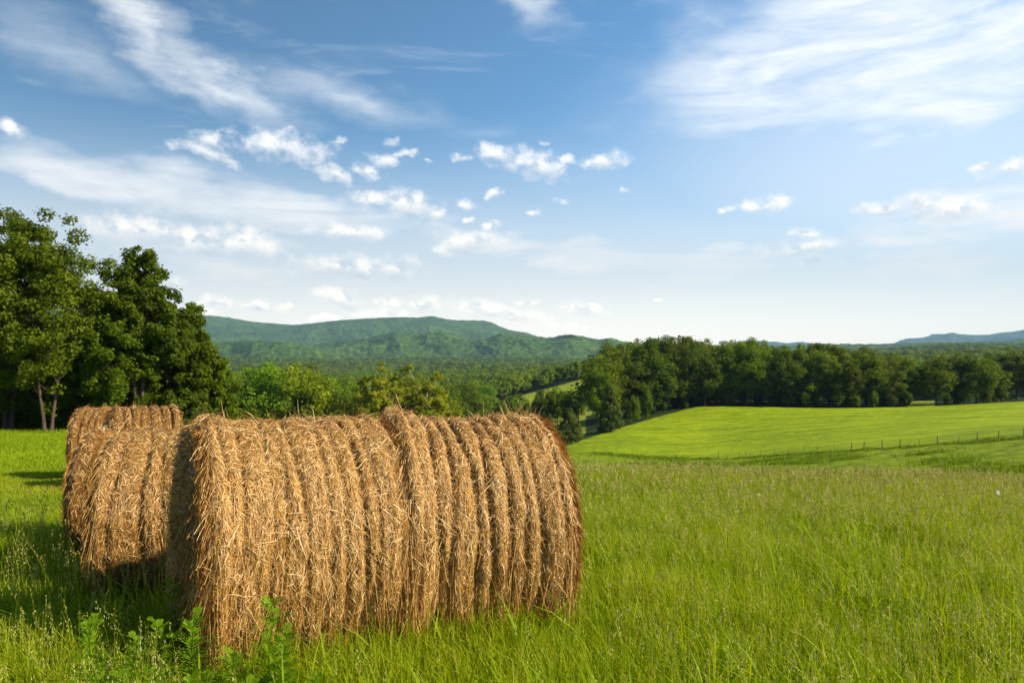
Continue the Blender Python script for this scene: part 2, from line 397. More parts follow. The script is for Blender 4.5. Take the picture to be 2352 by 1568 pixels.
# ------------------------------------------------------------------ ground sheet
def build_ground():
    az = np.concatenate([np.linspace(-180, -48, 50)[:-1], np.linspace(-48, 48, 640), np.linspace(48, 180, 50)[1:]])
    rr = np.concatenate([[0.01], np.geomspace(.6, 60, 130)[:-1], np.geomspace(60, 400, 380)[:-1], np.geomspace(400, 13000, 200)])
    A, Rr = np.meshgrid(R(1) * az, rr, indexing='ij')
    X = Rr * np.sin(A); Y = Rr * np.cos(A); Z = height(X, Y)
    far = np.clip((Rr - 500) / 1200, 0, 1)
    Z = Z + fb2(X, Y, 330, 3, 9) * 15 * far
    n, m = X.shape
    V = np.stack([X, Y, Z], -1).reshape(-1, 3)
    i = (np.arange(n - 1) * m)[:, None] + np.arange(m - 1)[None]
    Q = np.stack([i, i + 1, i + m + 1, i + m], -1).reshape(-1, 4)[:, ::-1]
    Xf, Yf = V[:, 0], V[:, 1]; x = np.where(Yf > 1, sx(Xf, np.maximum(Yf, 1)), np.where(Xf > 0, 4000, -4000))
    d = Yf
    wob = fb2(Xf, Yf, 30, 3, 5)
    fd = fence_d(x); td = top_d(x) + wob * 1.5
    right = (x > 1240)
    mown = right & (d > fd) & (d < td)
    past = right & (d > 24) & (d <= fd)
    hill = (d > 330) & (d < 600) & (x > 1040) & (x < 1420) & (d < np.interp(x, [1040, 1090, 1220, 1350, 1420], [405, 432, 488, 535, 560]) + wob * 4) & (d > np.interp(x, [1040, 1220, 1420], [395, 345, 330]))
    hill |= (x > 1190) & (x < 1345) & (d > 185) & (d < 345)
    gap = (x > 2085) & (x < 2150) & (d > 216) & (d < 330)
    near = (d < 60) & (~right) | ((Yf < 24)) | (right & (d <= 24))
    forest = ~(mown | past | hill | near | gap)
    f = lambda b: b.astype(float)
    me = make_mesh('ground', V, Q, {'mown': f(mown), 'pasture': f(past), 'forest': f(forest), 'hill': f(hill | gap)}, None, True)
    m_, T = mat_new('meadow_ground'); tc = T.new('ShaderNodeTexCoord'); o = tc.outputs['Object']
    big = T.noise(o, .03, 4, .6); mid = T.noise(o, .5, 5, .7); fin = T.noise(o, 3.0, 5, .75)
    soil = ramp(T, fin, [(.3, (.045, .075, .008)), (.7, (.085, .15, .012))])
    # swaths left by mowing, running across the slope
    mp = T.new('ShaderNodeMapping'); T.l.new(o, mp.inputs[0]); mp.inputs['Rotation'].default_value = (0, 0, R(-8)); mp.inputs['Scale'].default_value = (.035, .28, .0)
    sw = T.noise(mp.outputs[0], 1.0, 4, .6, .4)
    mp2 = T.new('ShaderNodeMapping'); T.l.new(o, mp2.inputs[0]); mp2.inputs['Rotation'].default_value = (0, 0, R(-8)); mp2.inputs['Scale'].default_value = (.12, 1.0, .0)
    sw2 = T.noise(mp2.outputs[0], 1.0, 5, .7, .4)
    swm = T.m('ADD', T.m('MULTIPLY', sw, .42), T.m('ADD', T.m('MULTIPLY', T.m('ADD', sw2, T.m('MULTIPLY', T.m('SUBTRACT', mid, .5), .9)), .5), T.m('MULTIPLY', T.m('SUBTRACT', big, .5), .35)))
    mow = ramp(T, swm, [(.36, (.16, .235, .003)), (.48, (.27, .345, .004)), (.60, (.38, .43, .008))])
    pst = ramp(T, T.m('ADD', T.m('MULTIPLY', mid, .6), T.m('MULTIPLY', fin, .4)), [(.42, (.11, .165, .003)), (.52, (.215, .28, .004)), (.62, (.31, .36, .007))])
    hil = ramp(T, mid, [(.35, (.22, .27, .014)), (.65, (.33, .35, .03))])
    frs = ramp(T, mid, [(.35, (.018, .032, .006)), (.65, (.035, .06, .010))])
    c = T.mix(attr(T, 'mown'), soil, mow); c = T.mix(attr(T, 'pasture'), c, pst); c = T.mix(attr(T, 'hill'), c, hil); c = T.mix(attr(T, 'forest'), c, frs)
    bp = T.new('ShaderNodeBump'); T.l.new(T.m('ADD', mid, T.m('ADD', T.m('MULTIPLY', fin, .4), sw2)), bp.inputs['Height']); bp.inputs['Strength'].default_value = .9; bp.inputs['Distance'].default_value = .35
    finish(T, c, .9, bump=bp.outputs[0], spec=.1)
    me.materials.append(m_)
    tag(link('ground', me), kind='structure')
build_ground()

# ------------------------------------------------------------------ hills
def hill_mat(name, stops, bumpd):
    m, T = mat_new(name); tc = T.new('ShaderNodeTexCoord'); o = tc.outputs['Object']
    n = T.noise(o, .045, 4, .7); b = T.noise(o, .0035, 3, .6)
    f = T.m('ADD', T.m('MULTIPLY', n, .7), T.m('MULTIPLY', b, .3))
    bp = T.new('ShaderNodeBump'); T.l.new(n, bp.inputs['Height']); bp.inputs['Distance'].default_value = bumpd
    finish(T, ramp(T, f, stops), .9, bump=bp.outputs[0], spec=.1); return m
M['hill'] = hill_mat('wooded_slope', [(.36, (.014, .036, .006)), (.5, (.052, .105, .010)), (.63, (.13, .20, .014))], 10)
def build_hill(name, prof, D, depth, base, seed, amp, x0, x1, nx=900, nr=110, spur=.35):
    px = np.linspace(x0, x1, nx)
    py = np.interp(px, [p[0] for p in prof], [p[1] for p in prof])
    k = np.ones(9) / 9; py = np.convolve(np.pad(py, 4, 'edge'), k, 'valid')
    t = np.linspace(-1, .55, nr)
    PX, T_ = np.meshgrid(px, t, indexing='ij')
    az = np.arctan((PX - 1176) / FPX)
    dd = D + T_ * depth
    X = np.tan(az) * dd; Y = dd
    top = EYE + (790 - py)[:, None] / FPX * D
    sh = np.where(T_ < 0, .5 + .5 * np.cos(np.pi * np.clip(-T_, 0, 1)), .5 + .5 * np.cos(np.pi * np.clip(T_, 0, 1)))
    sp = 1 - 2.2 * np.abs(fb2(X + Y * .25, Y * .45, depth * .26, 4, seed, .45))
    sp = sp * .55 + .45 * fb2(X, Y, depth * .5, 2, seed + 2)
    Z = base + (top - base) * sh + (top - base) * spur * 2.3 * sp * np.sqrt(np.clip(-T_, 0, 1)) * np.clip((1 + T_) * 2, 0, 1) * .7
    Z = np.where(T_ < 0, np.minimum(Z, EYE + (Z * 0 + 1) * ((790 - py)[:, None] / FPX) * dd - 2), Z)
    Z = Z + amp * (fb2(X, Y, amp * 3.2, 2, seed + 4) + .6 * vnoise(np.stack([X.ravel() / amp / 1.6, Y.ravel() / amp / 3, Z.ravel() * 0], 1), seed).reshape(X.shape)) * .55
    n, m = X.shape; V = np.stack([X, Y, Z], -1).reshape(-1, 3)
    i = (np.arange(n - 1) * m)[:, None] + np.arange(m - 1)[None]
    Q = np.stack([i, i + 1, i + m + 1, i + m], -1).reshape(-1, 4)[:, ::-1]
    tag(link(name, make_mesh(name, V, Q, None, M['hill'], True)), kind='structure')
back = [(-400, 742), (0, 716), (250, 712), (446, 723), (504, 727), (578, 739), (625, 743), (671, 747), (718, 743), (771, 737), (841, 732), (915, 729), (959, 730), (991, 726), (1047, 736), (1091, 735), (1127, 739), (1150, 751), (1180, 761), (1209, 764), (1238, 774), (1300, 782), (1500, 800), (1600, 815)]
mids = [(640, 830), (700, 800), (739, 789), (800, 782), (841, 779), (871, 771), (906, 763), (959, 768), (1011, 761), (1047, 771), (1077, 780), (1115, 780), (1150, 767), (1194, 771), (1238, 774), (1267, 776), (1305, 768), (1355, 777), (1379, 781), (1399, 776), (1426, 784), (1500, 796), (1640, 815)]
frnt = [(-300, 770), (200, 785), (420, 790), (519, 785), (578, 783), (666, 787), (724, 798), (812, 822), (900, 840)]
ridr = [(1500, 812), (1650, 800), (1800, 796), (1920, 791), (2017, 791), (2134, 788), (2251, 786), (2352, 780), (2700, 772)]
farm = [(1650, 795), (1710, 790), (1747, 783), (1770, 786), (1782, 785), (1800, 788), (1829, 788), (1841, 786), (1860, 790), (1950, 793), (2040, 791), (2058, 788), (2072, 780), (2104, 778), (2148, 769), (2187, 765), (2222, 770), (2266, 770), (2310, 764), (2352, 759), (2500, 752), (2700, 760)]
build_hill('hills', back, 6800, 2600, -95, 11, 12, -400, 1600, spur=.20)
build_hill('hills', mids, 3700, 1000, -90, 23, 10, 640, 1640, nx=800, spur=.27)
build_hill('hills', frnt, 3100, 900, -85, 31, 10, -300, 900, nx=700)
build_hill('hills', ridr, 4300, 1500, -60, 47, 11, 1500, 2700, nx=800, spur=.2)
build_hill('mountains', farm, 11800, 1600, -110, 59, 30, 1650, 2700, nx=500, nr=50)

# ------------------------------------------------------------------ trees
def gen_tree(seed, H, W, base, ncl, nleaf, ls, tr, leafm, barkm, shape='round', limbs=.35, flat=.75, trunks=1, lean=0.0, rcs=(.085, .15), shell=.35):
    g = np.random.default_rng(seed)
    if shape == 'cone':
        t = g.random(ncl) ** .8; zc = H * (base + (1 - base) * t * .97)
        prof = np.interp(t, [0, .12, .35, .7, 1], [.78, 1, .88, .48, .05]) * W / 2
        a = g.random(ncl) * 6.283; rr = prof * np.sqrt(g.uniform(.45, 1, ncl))
        C = np.stack([rr * np.cos(a), rr * np.sin(a), zc], 1); rcl = W * g.uniform(.10, .17, ncl) * np.interp(t, [0, 1], [1, .55])
    else:
        d = rdir(ncl, g); rr = g.uniform(shell, 1, ncl) ** .7
        rr = np.minimum(rr, .95); lob = 1 + .22 * np.sin(d[:, 0] * 5 + seed) * np.cos(d[:, 2] * 4 + seed * 2) + .15 * np.sin(d[:, 1] * 7 + seed * 3)
        C = d * (rr * lob)[:, None]
        zz = C[:, 2]
        if shape == 'oak': C[:, :2] *= np.interp(zz, [-1, -.4, .2, 1], [.55, 1, 1, .7])[:, None]
        if shape == 'tall': C[:, :2] *= np.interp(zz, [-1, -.3, .4, 1], [.75, 1, .8, .35])[:, None]
        C[:, :2] *= W / 2 * .9; C[:, 2] = H * (base + (1 - base) * .5 * (1 + np.clip(zz, -1, 1) * .96))
        rcl = W * g.uniform(*rcs, ncl)
    C[:, 0] += lean * C[:, 2]
    w = rcl ** 2; cnt = np.maximum(3, (nleaf * w / w.sum()).astype(int))
    idx = np.repeat(np.arange(ncl), cnt); n = len(idx)
    dd = rdir(n, g); rad = np.where(g.random(n) < .12, g.uniform(.8, 1.45, n), g.uniform(.2, 1, n) ** .5)
    P = C[idx] + dd * (rad * rcl[idx])[:, None] * np.array([1, 1, flat])
    N = unit(dd * .8 + rdir(n, g) * .75 + np.array([0, 0, .35]))
    Lz = ls * g.uniform(.7, 1.35, n)
    V, Q = diamonds(P, N, Lz, Lz * .72, g)
    cv = g.uniform(-.16, .16, ncl)[idx]
    var = np.clip(.45 + cv + g.normal(0, .16, n), 0, 1)
    crown = make_mesh('crown', V, Q, {'var': np.repeat(var, 4)}, leafm)
    mb = MB(); tops = []
    for k in range(trunks):
        hh = H * (base + (1 - base) * (.75 if shape != 'cone' else .9))
        zt = np.linspace(-.3, hh, 9); off = (k - (trunks - 1) / 2) * W * .16
        wx = off * np.linspace(.25, 1.6, 9) + np.cumsum(g.normal(0, .012 * H, 9)) * .5 + lean * zt; wy = np.cumsum(g.normal(0, .012 * H, 9)) * .5
        wx -= wx[0] - off * .25
        P_ = np.stack([wx, wy, zt], 1); mb.add(*tube(P_, np.linspace(tr * 1.25, tr * .25, 9) * (1 + .35 * (zt < .3)), 8)); tops.append(P_)
    nl = int(ncl * limbs)
    for i in g.permutation(ncl)[:nl]:
        c = C[i]; P_ = min(tops, key=lambda q: abs(q[4][0] - c[0]))
        zj = np.clip(c[2] - np.hypot(c[0], c[1]) * g.uniform(.5, 1.0), H * base * .6 + .2, P_[-1][2])
        s = np.array([np.interp(zj, P_[:, 2], P_[:, 0]), np.interp(zj, P_[:, 2], P_[:, 1]), zj])
        mid = s * .5 + c * .5 + np.array([0, 0, -.04 * H]) * g.uniform(-.4, 1) + g.normal(0, .02 * H, 3)
        r0 = tr * g.uniform(.28, .5) * (1.1 - zj / H)
        mb.add(*tube([s, s * .55 + mid * .45, mid, mid * .4 + c * .6, c], [r0, r0 * .8, r0 * .6, r0 * .4, r0 * .2], 5))
    trunk = mb.mesh('trunk', barkm, True)
    return crown, trunk
def put_tree(name, proto, X, Y, s=1.0, rz=0.0, label=None, group=None, cat='tree', sz=None, z=None):
    root = link(name, None, None, (X, Y, h1(X, Y) - .05 if z is None else z))
    root.rotation_euler = (0, 0, rz); root.scale = (s, s, sz or s)
    tag(root, label, cat, group)
    link('crown', proto[0], root); link('trunk', proto[1], root)
    return root
def at(x, d): return (x - 1176) / FPX * d, d
def topH(x, y, d):                 # height a tree needs at (x, d) to reach photograph height y
    X, Y = at(x, d); return EYE + (790 - y) / FPX * d - h1(X, Y)

# --- left group, each with its own shape
def left_trees():
    L = [ # x, d, top y, crown width m, crown base frac, shape, seed, leaf mat, trunks, label
        (112, 45, 482, 7.8, .10, 'oak', 101, 'oakwarm', 2, 'tallest sunlit oak at the left with twin bare trunks and yellow green top'),
        (15, 47, 484, 6.8, .12, 'oak', 102, 'oakwarm', 2, 'tall oak cut by the left edge of the picture with thin leaning trunks'),
        (-90, 46, 520, 6.5, .3, 'oak', 103, 'oak', 1, 'oak standing mostly outside the left edge beside the tall twin oak'),
        (318, 48, 566, 5.0, .30, 'oak', 104, 'oak', 2, 'dark green oak with a narrow ragged top right of the tallest oak'),
        (252, 47, 650, 5.4, .12, 'oak', 109, 'oak', 1, 'broad oak with a forked pale trunk just behind the far hay bales'),
        (392, 50, 705, 5.6, .05, 'round', 105, 'oak', 1, 'round topped tree between the narrow ragged oak and the end of the group'),
        (432, 52, 692, 3.4, .3, 'oak', 110, 'oak', 1, 'small crown poking up above the right shoulder of the oak group'),
        (468, 51, 790, 4.6, .02, 'round', 106, 'oak', 1, 'low spreading tree at the right end of the oak group'),
        (500, 55, 865, 3.2, .0, 'round', 111, 'oak', 1, 'lowest tree at the right foot of the oak group'),
        (180, 53, 735, 6.0, .05, 'round', 107, 'oak', 1, 'shaded tree behind the twin trunks of the tallest oak'),
        (30, 55, 760, 6.5, .05, 'round', 108, 'oak', 1, 'shaded tree filling the gap behind the leaning trunks at far left'),
        (330, 54, 780, 6.0, .02, 'round', 112, 'oak', 1, 'shaded tree deep in the middle of the oak group'),
        (-80, 54, 700, 6.5, .05, 'round', 113, 'oak', 1, 'shaded tree at the far left behind the cut off oak')]
    for x, d, y, W, base, shape, seed, lm, nt, lab in L:
        H = topH(x, y, d)
        big = lm == 'oakwarm' or W > 4
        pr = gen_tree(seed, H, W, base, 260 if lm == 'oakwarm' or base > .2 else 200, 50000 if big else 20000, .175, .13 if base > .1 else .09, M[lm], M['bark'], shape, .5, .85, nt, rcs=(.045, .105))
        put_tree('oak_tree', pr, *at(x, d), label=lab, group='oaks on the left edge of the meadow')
    bp = gen_tree(130, 3.2, 4.4, -.1, 40, 9000, .16, .05, M['oak'], M['bark'], 'round', .2)
    for i, (x, d, s) in enumerate([(-60, 49, 1.2), (40, 50, 1.1), (150, 50, 1.1), (215, 50, 1.0), (300, 51, 1.0), (380, 50, 1.1), (450, 51, 1.0), (520, 54, 1.1)]):
        put_tree('bush', bp, *at(x, d), s=s, rz=i * 1.3, cat='bush', label='dark leafy bush under the oaks, ' + ['outside the left edge', 'behind the leaning trunks at far left', 'at the foot of the twin trunks', 'just left of the far hay bales', 'right behind the far hay bales', 'behind the left front bale top', 'at the right foot of the group', 'last at the right end'][i], group='undergrowth bushes beneath the oaks')
left_trees()

# --- shared kinds for everything farther off
WOODP = [gen_tree(200 + i, 18, 12.0 + (i % 3), [.10, .03, .18, .06, .14, .02][i], 110, 13000, .46, .26, M['wood'], M['bark'], ['oak', 'round', 'oak', 'oak', 'round', 'oak'][i], .25, .75, rcs=(.075, .135)) for i in range(6)]
VALP = [gen_tree(220 + i, 17, 13.5 + i % 3, [.08, .02, .1, .05][i], 80, 7500, .52, .25, M['valley'], M['bark'], ['oak', 'round', 'oak', 'round'][i], .2, .8, rcs=(.09, .16)) for i in range(4)]
BIRP = [gen_tree(240 + i, 18, 8.5 + i, .12, 170, 14000,   .33, .18, M['birch'], M['palebark'], 'oak', .45, .8, trunks=2, rcs=(.05, .10), shell=.2) for i in range(3)]
JUNP = [gen_tree(260 + i, 10, 5.4, .02, 120, 15000, .26, .16, M['juniper'], M['bark'], 'cone', .1, 1.0) for i in range(2)]
PINP = [gen_tree(270, 14, 6, .35, 40, 2500, .45, .16, M['juniper'], M['bark'], 'oak', .6, .4, rcs=(.06, .11))]
g2 = random.Random(5)
def right_wood():
    prof = [(1361, 836), (1390, 795), (1428, 786), (1467, 779), (1508, 773), (1584, 770), (1613, 774), (1637, 786), (1663, 781), (1709, 778), (1738, 781), (1782, 794), (1826, 790), (1870, 787), (1914, 793), (1943, 803), (1996, 799), (2031, 809), (2090, 823), (2116, 835), (2134, 818), (2192, 810), (2236, 809), (2266, 819), (2289, 815), (2352, 788), (2500, 785)]
    py = lambda x: float(np.interp(x, [p[0] for p in prof], [p[1] for p in prof]))
    # front row: one entry per tree one can tell apart: x, extra distance, drop of its top below the skyline, proto
    labs = ['wood tree at the left corner of the far wood, above the tall juniper', 'second tall tree from the left corner of the far wood', 'tall tree on the highest part of the far wood skyline',
            'tall bare footed tree just right of the highest skyline of the far wood', 'full crowned tree standing forward below the first dip in the far wood skyline', 'tree right of the first skyline dip of the far wood',
            'narrow crowned tree in the left middle of the far wood', 'wide dark tree in the middle of the far wood edge', 'middle tree of the far wood with sunlit low branches', 'tall tree right of the middle of the far wood',
            'tree over the lowest branches at the right middle of the far wood', 'round tree below the second dip of the far wood skyline', 'rounded tree near the right end of the far wood', 'low branched tree at the right end of the far wood before the gap',
            'last tree of the far wood beside the bright gap']
    xs = [1385, 1440, 1500, 1560, 1618, 1668, 1715, 1765, 1812, 1862, 1908, 1950, 1995, 2040, 2088]
    for i, x in enumerate(xs):
        d = float(wood_d(x)) + [3, 5, 2, 4, 0, 5, 3, 4, 2, 5, 3, 1, 3, 2, 4][i]
        y = py(x) + [8, 10, 6, 4, 26, 6, 4, 8, 14, 4, 18, 22, 8, 16, 6][i]
        pr = WOODP[(i * 5 + 2) % 6]; s = topH(x, y, d) / 18
        put_tree('broadleaf_tree', pr, *at(x, d), s=s * (1.0 + .06 * ((i * 7) % 3 - 1)), sz=s, rz=i * 2.1, label=labs[i], group='trees of the far wood beyond the mown field')
    for row in range(3):
        x = 1395 + row * 9
        while x < 2105:
            d = float(wood_d(x)) + 12 + row * 11 + g2.uniform(-3, 3); y = py(x) + g2.uniform(0, 9) - (4 if g2.random() < .3 else 0)
            s = topH(x, y, d) / 18
            put_tree('broadleaf_tree', g2.choice(WOODP), *at(x, d), s=s * g2.uniform(.85, 1.05), sz=s, rz=g2.uniform(0, 6), label='tree ' + ['just behind the front row', 'in the middle', 'in the back row'][row] + ' of the far wood, toward its ' + ('left end' if x < 1600 else 'centre' if x < 1850 else 'right end'), group='inner trees of the far wood')
            x += g2.uniform(30, 46)
    R_ = [(2150, 222, 822, 4, 'dark round tree just right of the bright gap in the treeline'), (2196, 226, 811, 3, 'broad dark tree in the middle of the right hand clump'), (2243, 224, 811, 1, 'large spreading dark tree at the right of the right hand clump'),
          (2290, 232, 838, 3, 'small tree between the right hand clump and the picture edge'), (2335, 250, 802, 1, 'tall dark tree at the right edge of the picture'), (2385, 240, 800, 0, 'dark tree just outside the right edge'),
          (2310, 285, 795, 5, 'distant dark tree behind the right edge trees'), (2170, 240, 818, 0, 'dark tree hidden behind the right hand clump'), (2268, 246, 822, 2, 'dark tree behind the small tree at right')]
    for i, (x, d, y, k, lab) in enumerate(R_):
        s = topH(x, y, d) / 18
        put_tree('broadleaf_tree', WOODP[k], *at(x, d), s=s * 1.15, sz=s, rz=i * 1.7 + .4, label=lab, group='trees right of the gap in the treeline')
    J = [(1402, 184, 884, 3.0, 0, 'tall cone shaped juniper at the left foot of the far wood'), (1308, 168, 935, 4.0, 1, 'broad dark juniper alone beside the corner of the mown field'), (1262, 160, 948, 2.6, 0, 'juniper half hidden behind the right end of the front hay bale')]
    for x, d, y, w, k, lab in J:
        s = topH(x, y, d)
        put_tree('juniper', JUNP[k], *at(x, d), s=s / 10 * (w / 3.0) * .98, sz=s / 10, rz=k + .3, label=lab, group='junipers below the far wood', cat='conifer')
    Bs = [(1455, 200, 905, 1, 'small dark tree right of the tall juniper'), (1485, 206, 893, 0, 'small light green tree under the left end of the far wood'), 
          (1372, 196, 835, 2, 'dark tree leaning over the lower left corner of the far wood')]
    for i, (x, d, y, k, lab) in enumerate(Bs):
        s = topH(x, y, d) / 18
        put_tree('broadleaf_tree', WOODP[k], *at(x, d), s=max(s, .3) * .72, sz=s, rz=i * 1.1, label=lab, group='small trees in front of the far wood')
    H_ = [(1160, 300, 905, 2), (1150, 260, 915, 0), (1185, 270, 920, 1), (1210, 285, 912, 3), (1130, 270, 932, 1), (1245, 270, 888, 0), (1262, 262, 884, 3), (1280, 275, 888, 1), (1300, 262, 897, 0), (1315, 268, 902, 5), (1228, 255, 925, 3), (1100, 290, 935, 2), (1328, 290, 890, 1), (1190, 240, 935, 0), (1150, 225, 938, 3), (1075, 260, 925, 1), (1232, 265, 905, 2)]
    for i, (x, d, y, k) in enumerate(H_):
        s = topH(x, y, d) / 18
        put_tree('broadleaf_tree', WOODP[k], *at(x, d), s=max(s, .25) * .62, sz=s * .92, rz=i * 1.1, label='dark hedgerow tree below the small pasture, %s from the left' % ('first second third fourth fifth sixth seventh eighth ninth tenth eleventh twelfth thirteenth fourteenth fifteenth sixteenth seventeenth'.split()[sorted(q[0] * 1000 + q[1] for q in H_).index(x * 1000 + d)]), group='hedgerow trees below the small pasture')
    for i, (x, f) in enumerate([(1475, .22), (1525, .18), (1575, .12), (1850, .25), (1885, .2), (1925, .3), (1965, .22), (2005, .28), (2050, .2), (2085, .25), (2175, .22), (2215, .3), (2265, .25), (2300, .3)]):
        put_tree('bush', WOODP[(i * 5 + 1) % 6], *at(x, float(wood_d(x)) - 1.5), s=f, rz=i, cat='bush', group='bushes along the foot of the far wood', label='low bush at the foot of the far wood, %s from the left' % 'first second third fourth fifth sixth seventh eighth ninth tenth eleventh twelfth thirteenth fourteenth'.split()[i])
    x, d = 1328, 250; put_tree('pine_tree', PINP[0], *at(x, d), s=topH(x, 868, d) / 14 * .9, label='dark pine with level branches beside the left end of the far wood', cat='pine')
right_wood()
def birches():
    for i, (x, d, y, k, lab) in enumerate([(868, 122, 830, 0, 'pale airy birch at the left of the clump behind the front bales'), (905, 126, 836, 1, 'birch with a white crooked trunk in the middle of the clump'), (950, 128, 838, 2, 'rounder birch right of the white crooked trunk'),
                                           (988, 124, 852, 0, 'birch on the right shoulder of the pale clump'), (1022, 130, 878, 1, 'rightmost lower birch of the pale clump'), (838, 130, 866, 2, 'small birch at the left edge of the pale clump'), (925, 140, 870, 0, 'birch hidden at the back of the pale clump')]):
        s = topH(x, y, d) / 18
        put_tree('birch_tree', BIRP[k], *at(x, d), s=s * 1.1, sz=s, rz=i * 2.4 + .5, label=lab, group='birches in the hollow behind the front bales')
birches()
def mid_forest():
    g = random.Random(11); n = 0; d = 150
    while d < 430 and n < 150:
        step = 34 * 180 / d
        x = 470 + g.uniform(0, step)
        while x < 1120 and n < 150:
            if not (x > 790 and d < 270):
                dd = d + g.uniform(-6, 6); s = g.uniform(.72, 1.12)
                put_tree('broadleaf_tree', g.choice(VALP), *at(x, dd), s=s, sz=s * g.uniform(.9, 1.1), rz=g.uniform(0, 6), label='forest tree ' + ('in the nearest row' if d < 190 else 'in a middle row' if d < 290 else 'in a far row') + ' of the valley, ' + ('beside the oak group' if x < 620 else 'between the oaks and the birches' if x < 800 else 'behind the birches' if x < 1000 else 'right of the birches'), group='forest trees in the near valley'); n += 1
            x += step * g.uniform(.95, 1.5) * 1.55
        d *= 1.085
    print('mid forest', n)
mid_forest()
# --- the valley forest: uncountable, one object
def valley_forest():
    protos = bpy.data.collections.new('forest_tree_kinds')
    for i in range(5):
        g = np.random.default_rng(300 + i); ncl = 26
        C = rdir(ncl, g) * (g.uniform(.4, 1, ncl) ** .6)[:, None] * np.array([5.2, 5.2, 3.6]) + np.array([0, 0, 9.5])
        idx = np.repeat(np.arange(ncl), 26); n = len(idx); dd = rdir(n, g)
        P = C[idx] + dd * g.uniform(1.0, 2.1, n)[:, None]
        V, Q = diamonds(P, unit(dd + rdir(n, g) * .5 + np.array([0, 0, .5])), 1.3, 1.1, g)
        me = make_mesh('forest_tree', V, Q, {'var': np.repeat(np.clip(.45 + g.normal(0, .17, n), 0, 1), 4)}, M['valley'])
        protos.objects.link(bpy.data.objects.new('forest_tree', me))
    g = np.random.default_rng(17)
    pts = []
    for r0, r1, sp in ((290, 620, 8.5), (620, 1300, 10.5), (1300, 2400, 14), (2400, 4300, 19)):
        n = int((r1 * r1 - r0 * r0) * R(80) / 2 / (sp * sp))
        r = np.sqrt(g.uniform(r0 * r0, r1 * r1, n)); a = g.uniform(R(-40), R(40), n)
        X = r * np.sin(a); Y = r * np.cos(a); x = sx(X, Y)
        hill = (x > 1040) & (x < 1440) & (Y > np.interp(x, [1040, 1220, 1440], [380, 335, 320])) & (Y < np.interp(x, [1040, 1090, 1220, 1350, 1440], [408, 436, 492, 540, 565]) + 4)
        wood = (x > 1190) & (Y < 320)
        left = (x < 1120) & (Y < 420) & (x > 470)
        left2 = (x <= 470) & (Y < 200)
        clear = (fb2(X, Y, 300, 2, 77) > .62) & (Y > 900)
        keep = ~(hill | wood | left | left2 | clear)
        s = (sp / 9.5) ** .55 * g.uniform(.75, 1.2, n)
        pts.append(np.stack([X, Y, s], 1)[keep])
    P = np.concatenate(pts)
    Z = height(P[:, 0], P[:, 1]) + fb2(P[:, 0], P[:, 1], 330, 3, 9) * 15 * np.clip((np.hypot(P[:, 0], P[:, 1]) - 500) / 1200, 0, 1)
    me = bpy.data.meshes.new('forest'); me.vertices.add(len(P))
    me.vertices.foreach_set('co', np.stack([P[:, 0], P[:, 1], Z - 1], 1).astype(np.float32).ravel())
    a = me.attributes.new('size', 'FLOAT', 'POINT'); a.data.foreach_set('value', P[:, 2].astype(np.float32))
    a = me.attributes.new('turn', 'FLOAT_VECTOR', 'POINT')
    t = np.zeros((len(P), 3), np.float32); t[:, 2] = g.uniform(0, 6.28, len(P)); a.data.foreach_set('vector', t.ravel())
    o = link('forest', me); tag(o, 'green forest covering the valley floor below the hills', 'forest', None, 'stuff')
    ng = bpy.data.node_groups.new('scatter_forest', 'GeometryNodeTree')
    ng.interface.new_socket('Geometry', in_out='INPUT', socket_type='NodeSocketGeometry'); ng.interface.new_socket('Geometry', in_out='OUTPUT', socket_type='NodeSocketGeometry')
    N = ng.nodes; Lk = ng.links
    gi = N.new('NodeGroupInput'); go = N.new('NodeGroupOutput')
    ci = N.new('GeometryNodeCollectionInfo'); ci.inputs['Collection'].default_value = protos; ci.inputs['Separate Children'].default_value = True; ci.inputs['Reset Children'].default_value = True
    ip = N.new('GeometryNodeInstanceOnPoints'); ip.inputs['Pick Instance'].default_value = True
    a1 = N.new('GeometryNodeInputNamedAttribute'); a1.data_type = 'FLOAT'; a1.inputs['Name'].default_value = 'size'
    a2 = N.new('GeometryNodeInputNamedAttribute'); a2.data_type = 'FLOAT_VECTOR'; a2.inputs['Name'].default_value = 'turn'
    Lk.new(gi.outputs[0], ip.inputs['Points']); Lk.new(ci.outputs[0], ip.inputs['Instance'])
    Lk.new(a1.outputs[0], ip.inputs['Scale']); Lk.new(a2.outputs[0], ip.inputs['Rotation']); Lk.new(ip.outputs[0], go.inputs[0])
    md = o.modifiers.new('scatter', 'NODES'); md.node_group = ng
    print('valley points', len(P))
valley_forest()

